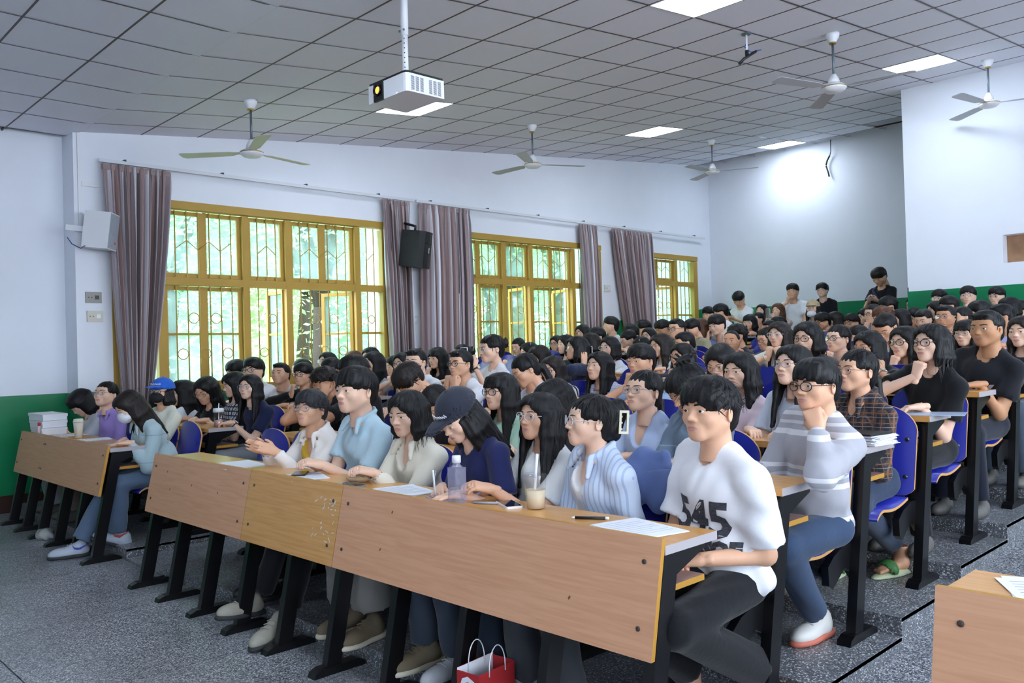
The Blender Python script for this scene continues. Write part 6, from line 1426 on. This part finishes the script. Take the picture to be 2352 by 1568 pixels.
for i in range(3):
    t = thing('cardboard_box', ['bottom white cardboard box of the stack at the wall end of the window block desk', 'middle white cardboard box of that stack of three', 'top white cardboard box of the stack, its lid slightly open'][i], 'box', (-8.45-.01*i, 2.30, ZD1+.062*i), 'stacked white boxes', .04*i)
    MB().box((-.17,-.10,0), (.17,.10,.050)).build('tray', M_PAPER, t); MB().box((-.175,-.105,.036), (.175,.105,.060)).build('lid', M_WPL, t, (0,0,0), (0,math.radians(1.5) if i == 2 else 0,0))
t = thing('glue_bottle', 'slim clear glue bottle with a red cap before the white boxes', 'glue bottle', (-8.33, 2.19, ZD1)); MB().lathe([(.014,0),(.015,.01),(.015,.075),(.011,.082)], n=16).build('barrel', mat('pale_pink_plastic', '#d8bcc0', .3), t); MB().lathe([(.012,.082),(.012,.108),(.010,.112)], n=16).build('cap', mat('red_cap', '#c03030', .4), t)
t = thing('paper_cup', 'tall cream paper cup with a lid and line drawing beside the lilac shirt girl', 'cup', (-7.62, 2.30, ZD1)); MB().lathe([(.030,0),(.034,.06),(.039,.135)], n=24).build('cup_body', mat('cream_cup', '#d9cfbd', .5), t); MB().lathe([(.042,.133),(.042,.145),(.038,.147),(.037,.16),(.034,.163)], n=24).build('lid', mat('cream_lid', '#e0d9c9', .4), t)
b = MB()
for pts in ([(-.4,.05),(-.2,.10),(.1,.11),(.35,.07),(.2,.04),(-.1,.035),(-.4,.05)], [(-.1,.06),(.1,.08),(.25,.06)]): b.tube([(.0375*math.sin(a+.6), -.0375*math.cos(a+.6), z) for a, z in pts], .0007, 5)
b.build('line_drawing', mat('brown_line', '#a8937a', .8), t)
t = thing('tumbler', 'clear tumbler with a white lid and straw on the second window block desk', 'tumbler', (-6.60, 3.05, Lk(1)+ZD1))
MCLEAR = bpy.data.materials.new('clear_plastic'); MCLEAR.use_nodes = True
def _clear(m, col, fac):
    N = m.node_tree.nodes; L = m.node_tree.links
    for n in list(N): N.remove(n)
    o = N.new('ShaderNodeOutputMaterial'); t_ = N.new('ShaderNodeBsdfTransparent'); t_.inputs[0].default_value = (*col, 1); g = N.new('ShaderNodeBsdfGlossy'); g.inputs['Roughness'].default_value = .08; lw = N.new('ShaderNodeLayerWeight'); lw.inputs[0].default_value = fac; mx = N.new('ShaderNodeMixShader')
    mx.inputs[0].default_value = .10; L.new(t_.outputs[0], mx.inputs[1]); L.new(g.outputs[0], mx.inputs[2]); L.new(mx.outputs[0], o.inputs[0])
_clear(MCLEAR, (.97,.975,.985), .35)
MLILAC = bpy.data.materials.new('lilac_clear_plastic'); MLILAC.use_nodes = True; _clear(MLILAC, (.955,.95,.99), .4)
MLN = MLILAC.node_tree.nodes; _d = MLN.new('ShaderNodeBsdfDiffuse'); _d.inputs[0].default_value = (.75,.76,.95,1); _m = MLN.new('ShaderNodeMixShader'); _m.inputs[0].default_value = .16
_o = [n for n in MLN if n.type == 'OUTPUT_MATERIAL'][0]; _s = _o.inputs[0].links[0].from_socket; MLILAC.node_tree.links.new(_s, _m.inputs[1]); MLILAC.node_tree.links.new(_d.outputs[0], _m.inputs[2]); MLILAC.node_tree.links.new(_m.outputs[0], _o.inputs[0])
MB().lathe([(.036,0),(.038,.01),(.040,.12)], n=24).build('beaker', MCLEAR, t); MB().lathe([(.035,.003),(.036,.055)], n=24).build('drink', mat('pinkish_tea', '#b58f86', .2), t); MB().lathe([(.043,.118),(.043,.135),(.040,.15)], n=24).build('lid', M_WPL, t); MB().tube([(.0,0,.02),(.004,0,.15),(.012,0,.19)], .004, 8).build('straw', M_WPL, t)
# front desk of the centre block
paper_pile('large white sheet lying on the desk left of the older woman', -4.72, 2.29, ZD1, 1.45, 1, (.26,.36), False)
phone('black phone under the hands of the man in the light blue shirt', -4.02, 2.30, ZD1, (0,0,.9), M_BPL)
paper_pile('printed sheet half under the black phone', -3.92, 2.28, ZD1, 1.2, 2, (.19,.27)).location.z = ZD1-.0002
t = thing('drawstring_pouch', 'small beige cloth pouch under the hands of the girl in the cream jacket', 'pouch', (-3.56, 2.36, ZD1)); f = F((-.09,-.08,-.01), (.09,.08,.07), .006); f.el((0,0,.018), (.075,.055,.022), .01); f.rc((.05,.0,.03), (.075,.01,.045), .022, .03, .02); f.plane((0,0,-1), 0); link('pouch_body', npmesh('pouch', [(*f.mesh(), 0)], [cloth('beige_cotton', '#c9b18c')]), t); MB().tube([(.03*math.cos(a)+.055, .026*math.sin(a), .03) for a in np.linspace(0,6.28,13)[:-1]], .003, 6, closed=True).build('drawstring', mat('tan_cord', '#a58a60', .8), t)
phone('grey phone lying flat in front of the beige pouch', -3.45, 2.26, ZD1, (0,0,1.3), mat('grey_phone_case', '#7c818c', .4))
paper_pile('stack of notes under the hands of the girl in the black cap', -3.10, 2.29, ZD1, 1.35, 6, (.20,.28))
t = thing('pen', 'white pen in the hand of the girl in the black cap', 'pen', tuple(PERSON['blackcap'][1]+PERSON['blackcap'][3][-1][1]+np.array((.055,-.075,-.02)))); b = MB(); b.tube([(0,0,-.012),(0,0,.115)], .0045, 8); b.build('barrel', M_WPL, t, (0,0,0), (.15,.1,0)); MB().tube([(.004,0,.07),(.004,0,.112)], .0016, 6).build('pocket_clip', SILV, t)
phone('phone in a lilac case lying beside the water bottle', -2.82, 2.27, ZD1, (0,0,1.25), M_MAUVE)
t = thing('water_bottle', 'clear square water bottle with a white cap on the front desk', 'bottle', (-2.68, 2.255, ZD1))
b = MB(); b.prism([(-.030,-.024),(-.024,-.030),(.024,-.030),(.030,-.024),(.030,.024),(.024,.030),(-.024,.030),(-.030,.024)], 'z', 0, .148); b.build('bottle_body', MLILAC, t); b = MB(); b.lathe([(.028,.148),(.016,.160),(.0155,.170)], n=16); b.build('neck', MLILAC, t); MB().lathe([(.0185,.168),(.0185,.194),(.017,.197)], n=20).build('cap', M_WPL, t); MB().box((-.026,-.026,.003), (.026,.026,.098)).build('water', MCLEAR, t); MB().box((-.031,-.012,.02), (-.0302,.012,.05)).build('label', M_WPL, t)
t = thing('pen', 'clear ballpoint pen lying between the water bottle and the milk tea', 'pen', (-2.56, 2.32, ZD1+.005)); b = MB(); b.tube([(-.065,.0,0),(.065,.0,0)], .005, 8); b.build('barrel', mat('clear_grey', '#a7adb8', .2), t, (0,0,0), (0,0,.5)); MB().tube([(-.066,0,0),(-.076,0,0)], [.004,.001], 8).build('tip', M_METAL, t, (0,0,0), (0,0,.5))
phone('phone in a white case lying left of the milk tea cup', -2.47, 2.35, ZD1, (0,0,1.1), M_WPL)
t = thing('milk_tea_cup', 'clear takeaway cup of milk tea with a white straw on the front desk', 'cup', (-2.34, 2.37, ZD1))
MB().lathe([(.034,0),(.0345,.002),(.045,.128),(.047,.130)], n=28).build('cup_body', MCLEAR, t); MB().lathe([(.033,.003),(.040,.075)], n=28).build('milk_tea', mat('milk_tea', '#e3d3b4', .3), t); MB().lathe([(.048,.128),(.048,.134),(.044,.136),(.042,.139)], n=28).build('lid', MCLEAR, t); MB().tube([(-.01,0,.02),(.004,0,.14),(.016,.0,.215)], .006, 10).build('straw', M_WPL, t)
b = MB(); b.add([(.0415*math.sin(a), -.0415*math.cos(a), z) for z in (.055,.095) for a in (-1.0,-.8,-.6,-.4)], [(0,1,5,4),(1,2,6,5),(2,3,7,6)], 0, True); b.build('sticker', mat('pale_yellow_sticker', '#e3dc9a', .6), t)
t = thing('pen', 'black ballpoint pen lying left of the white sheets at the desk end', 'pen', (-2.03, 2.335, ZD1+.006)); b = MB(); b.tube([(-.055,0,0),(.055,0,0)], .0055, 10); b.build('barrel', M_BPL, t, (0,0,0), (0,0,.55)); MB().tube([(.055,0,0),(.07,0,0)], .005, 10).build('cap_end', M_WPL, t, (0,0,0), (0,0,.55)); MB().tube([(-.056,0,0),(-.070,0,0)], [.005,.002], 10).build('tip', M_WPL, t, (0,0,0), (0,0,.55))
paper_pile('white printed sheets at the right end of the front desk', -1.80, 2.315, ZD1, 1.35, 3, (.20,.285))
# second to fifth rows
t = paper_pile('thick stack of printed handouts on the third desk at the right aisle', -1.66, yk(3)+.16, Lk(2)+ZD1, 1.45, 14, (.19,.24), False, 'paper_stack', 'paper stack', .0032)
MB().box((-.10,-.13,.0), (.08,.10,.008)).build('dark_folder', M_BPL, t, (-.03,.01,.047))
t = thing('document_folder', 'clear plastic document folder on the fourth desk at the right aisle', 'folder', (-1.62, yk(4)+.15, Lk(3)+ZD1), None, .25); MB().box((-.16,-.11,.001), (.16,.11,.004)).build('sheets', mat('bluish_paper', '#c3cfe4', .5), t); MB().box((-.17,-.12,.005), (.17,.12,.0062)).build('sleeve', MCLEAR, t)
paper_pile('white sheet on the fifth desk under the tanned man\'s arm', -1.78, yk(5)+.12, Lk(4)+ZD1, .3, 1, (.2,.2), False)
paper_pile('white sheets on the front desk of the right block', -.55, 2.32, ZD1, .5, 3, (.21,.297))
t = thing('paper_sheet', 'curled printed sheet held up by the yawning girl', 'paper', (-7.55, 3.13, Lk(1)+ZD1+.01)); b = MB(); n = 8
b.add([(-.13+.26*i/n, y_, .012+.10*(1-i/n)*(.3+.7*j)+.02*math.sin(i)) for j, y_ in enumerate((-.10,.06)) for i in range(n+1)], [(i, i+1, n+2+i, n+1+i) for i in range(n)], 0, True); b.build('sheet', M_PAPER, t); t.children[0].modifiers.new('s', 'SOLIDIFY').thickness = .0015
# phones in hands
def held(nm, label, rot, case, off=(0,-.30,-.055), screen=M_SCREEN):
    o, P, Hc, A, dz = PERSON[nm]; p = P+Hc+np.array(off); phone(label, *p, rot, case, screen, 'phones held up in the audience')
held('bunphone', 'white phone held up by the girl with the bun', (math.radians(90),0,.2), M_WPL)
held('phone34', 'phone held sideways under the moss covered trunk', (math.radians(90),math.radians(90),0), M_WPL)
held('phone42', 'phone in a white dotted case held up by the girl in clear glasses', (math.radians(90),0,.15), M_WPL)
held('pinkphone', 'pink phone held up by the girl with long brown hair', (math.radians(90),0,-.1), mat('pink_phone_case', '#e3b9c6', .4))
held('standphone', 'phone with a lit screen held by the man leaning at the back corner', (math.radians(-60),0,0), M_BPL, (.0,-.33,-.30), mat('lit_screen', '#c9b9c0', .4, emit=.6))
held('standtall', 'phone in the hands of the tall man standing at the back', (math.radians(20),0,0), mat('grey_case2', '#8f949c', .4), (.0,-.36,-.32))
# folded jacket over the seat between the striped shirt girl and the 545 man
t = thing('folded_jacket', 'dusty blue jacket hung over the empty seat back right of the striped shirt girl', 'jacket', (-2.06, yk(2)-.10, Lk(1)+.84))
f = F((-.22,-.16,-.20), (.22,.14,.17), .009)
f.rc((-.15,.0,.0), (.15,.0,-.005), .055, .05, .03); f.rc((-.05,.01,.05), (.02,.01,.07), .06, .03, .04); f.el((-.10,-.07,-.06), (.10,.035,.10), .03); f.el((.07,-.07,-.05), (.09,.03,.09), .03); f.el((0,.06,-.06), (.17,.03,.10), .03)
gx, gy, gz = f.grid(); f.d = f.d+(.006*np.sin(30*gx+22*gz)+.004*np.sin(47*gx-30*gz+5)).astype(np.float32)
link('cloth', npmesh('jacket', [(*f.mesh(), 0)], [cloth('dusty_blue_cotton', '#5b6c98')]), t)
# bags
t = thing('paper_bag', 'red paper carrier bag with white rope handles on the floor under the front desk', 'paper bag', (-2.37, 2.11, 0), None, math.radians(96))
M_RED = mat('red_kraft_paper', '#a81f24', .7)
b = MB(); w_, d_, h_ = .10, .055, .265; th = .003
b.box((-w_,-d_,0), (w_,d_,th)); b.box((-w_,-d_,th), (w_,-d_+th,h_), mis=[0,0,0,1,0,0]); b.box((-w_,d_-th,th), (w_,d_,h_+.008), mis=[0,0,1,0,0,0]); b.box((-w_,-d_+th,th), (-w_+th,d_-th,h_)); b.box((w_-th,-d_+th,th), (w_,d_-th,h_)); b.build('bag_body', [M_RED, M_PAPER], t)
for y_ in (-d_-.002, d_-.008): MB().tube([(.045*math.cos(a), y_, h_-.02+(.02 if 0 < i < 12 else 0)+.085*math.sin(a)) for i, a in enumerate(np.linspace(math.pi, 0, 13))], .0022, 6).build('handle', M_WPL, t)
me = text_mesh('Cot', .11, mat('white_print', '#e3e6ea', .7), 0, .004, 0); o = link('lettering', me, t, (-w_-.0012, .036, .165), tuple(Matrix(((0,0,-1),(0,-1,0),(-1,0,0))).to_euler()))
t = thing('plastic_bag', 'crumpled clear plastic bag on the floor between the legs of the window block desk', 'plastic bag', (-7.72, 2.05, 0)); f = F((-.14,-.10,-.01), (.14,.10,.14), .008); f.el((0,0,.04), (.10,.065,.05), .02); f.rc((.05,0,.06), (.12,.03,.03), .03, .012, .02); gx, gy, gz = f.grid(); f.d = f.d+(.007*np.sin(60*gx+40*gy)*np.sin(55*gz+20*gx)).astype(np.float32); f.plane((0,0,-1), 0)
link('film', npmesh('film', [(*f.mesh(), 0)], [mat('milky_film', '#b9bfc2', .25, alpha=.55)]), t); MB().lathe([(.035,.005),(.045,.03),(.03,.05)], n=14).build('wrapper', mat('cream_wrapper', '#d2c49a', .6), t, (-.03,0,0))
def bagon(label, x, k, col, seed, name='backpack'):
    t = thing(name, label, 'bag', (x, yk(k)+.165, (Lk(k-1) if k > 1 else 0)+.669)); rg = np.random.default_rng(seed); f = F((-.17,-.11,-.01), (.17,.11,.12), .009)
    for i in range(5): f.el((rg.uniform(-.08,.08), rg.uniform(-.03,.03), .03+rg.uniform(0,.012)), (rg.uniform(.05,.075), .06, rg.uniform(.03,.042)), .02)
    gx, gy, gz = f.grid(); f.d = f.d+(.005*np.sin(45*gx+30*gz)*np.sin(50*gy)).astype(np.float32); f.plane((0,0,-1), 0); f.plane((0,0,1), .105)
    link('bag_body', npmesh('bag', [(*f.mesh(), 0)], [cloth('bag_'+col[1:], col, .5)]), t); MB().tube([(-.10,-.08,.03),(-.03,-.105,.06),(.06,-.10,.05),(.11,-.07,.02)], .009, 8, flat=.5).build('strap', cloth('bag_strap', '#1c1d22'), t)
bagon('dark crumpled bag on the shelf under the second desk of the window block', -6.75, 2, '#22242c', 1); bagon('black leather bag with a chain on the shelf under the fifth desk', -1.78, 5, '#141518', 2, 'handbag'); bagon('grey bag on the shelf under the fourth desk at the right aisle', -1.82, 4, '#6a6c78', 3); bagon('black pencil case on the shelf at the end of the window block front desk', -6.72, 1, '#1a1b20', 4, 'pencil_case')
# scuffs and chips on the front panels
desk1 = [o for o in COL.objects if o.name == 'desk_row'][0]
pans = [c for c in desk1.children if c.name.startswith('front_panel')]
def on_panel(p, x, z, w_, h_, m, a=0.0):
    b = MB(); pts = [(-w_/2,-h_/2),(-w_*.1,-h_*.6),(w_/2,-h_*.3),(w_*.45,h_/2),(-w_*.3,h_*.45)]
    ca, sa = math.cos(a), math.sin(a); q = [(u*ca-v*sa, u*sa+v*ca) for u, v in pts]
    b.prism(q, 'z', 0, .0006); b.build('scuff', m, p, (x, panel_pt(z)-.0006, z), (math.radians(90-11.7),0,0))
M_SCUFF = mat('white_scuff', '#d6d2cc', .8); M_CHIP = mat('brown_chip', '#7a5230', .8)
rs = random.Random(5)
for i in range(26): on_panel(pans[1], 2.20-.03-abs(rs.gauss(0,.09)), .76-rs.random()*.05 if i < 12 else .62-rs.random()*.05 if i < 20 else .57+rs.random()*.2, rs.uniform(.008,.03), rs.uniform(.003,.008), M_SCUFF, rs.uniform(-1,1))
for (pi, x, z) in ((0,.22,.74),(0,.60,.69),(0,.30,.64),(2,2.6,.76),(2,3.64,.60),(2,2.55,.60),(0,.95,.68)): on_panel(pans[pi], x, z, .014, .008, M_CHIP, .8)
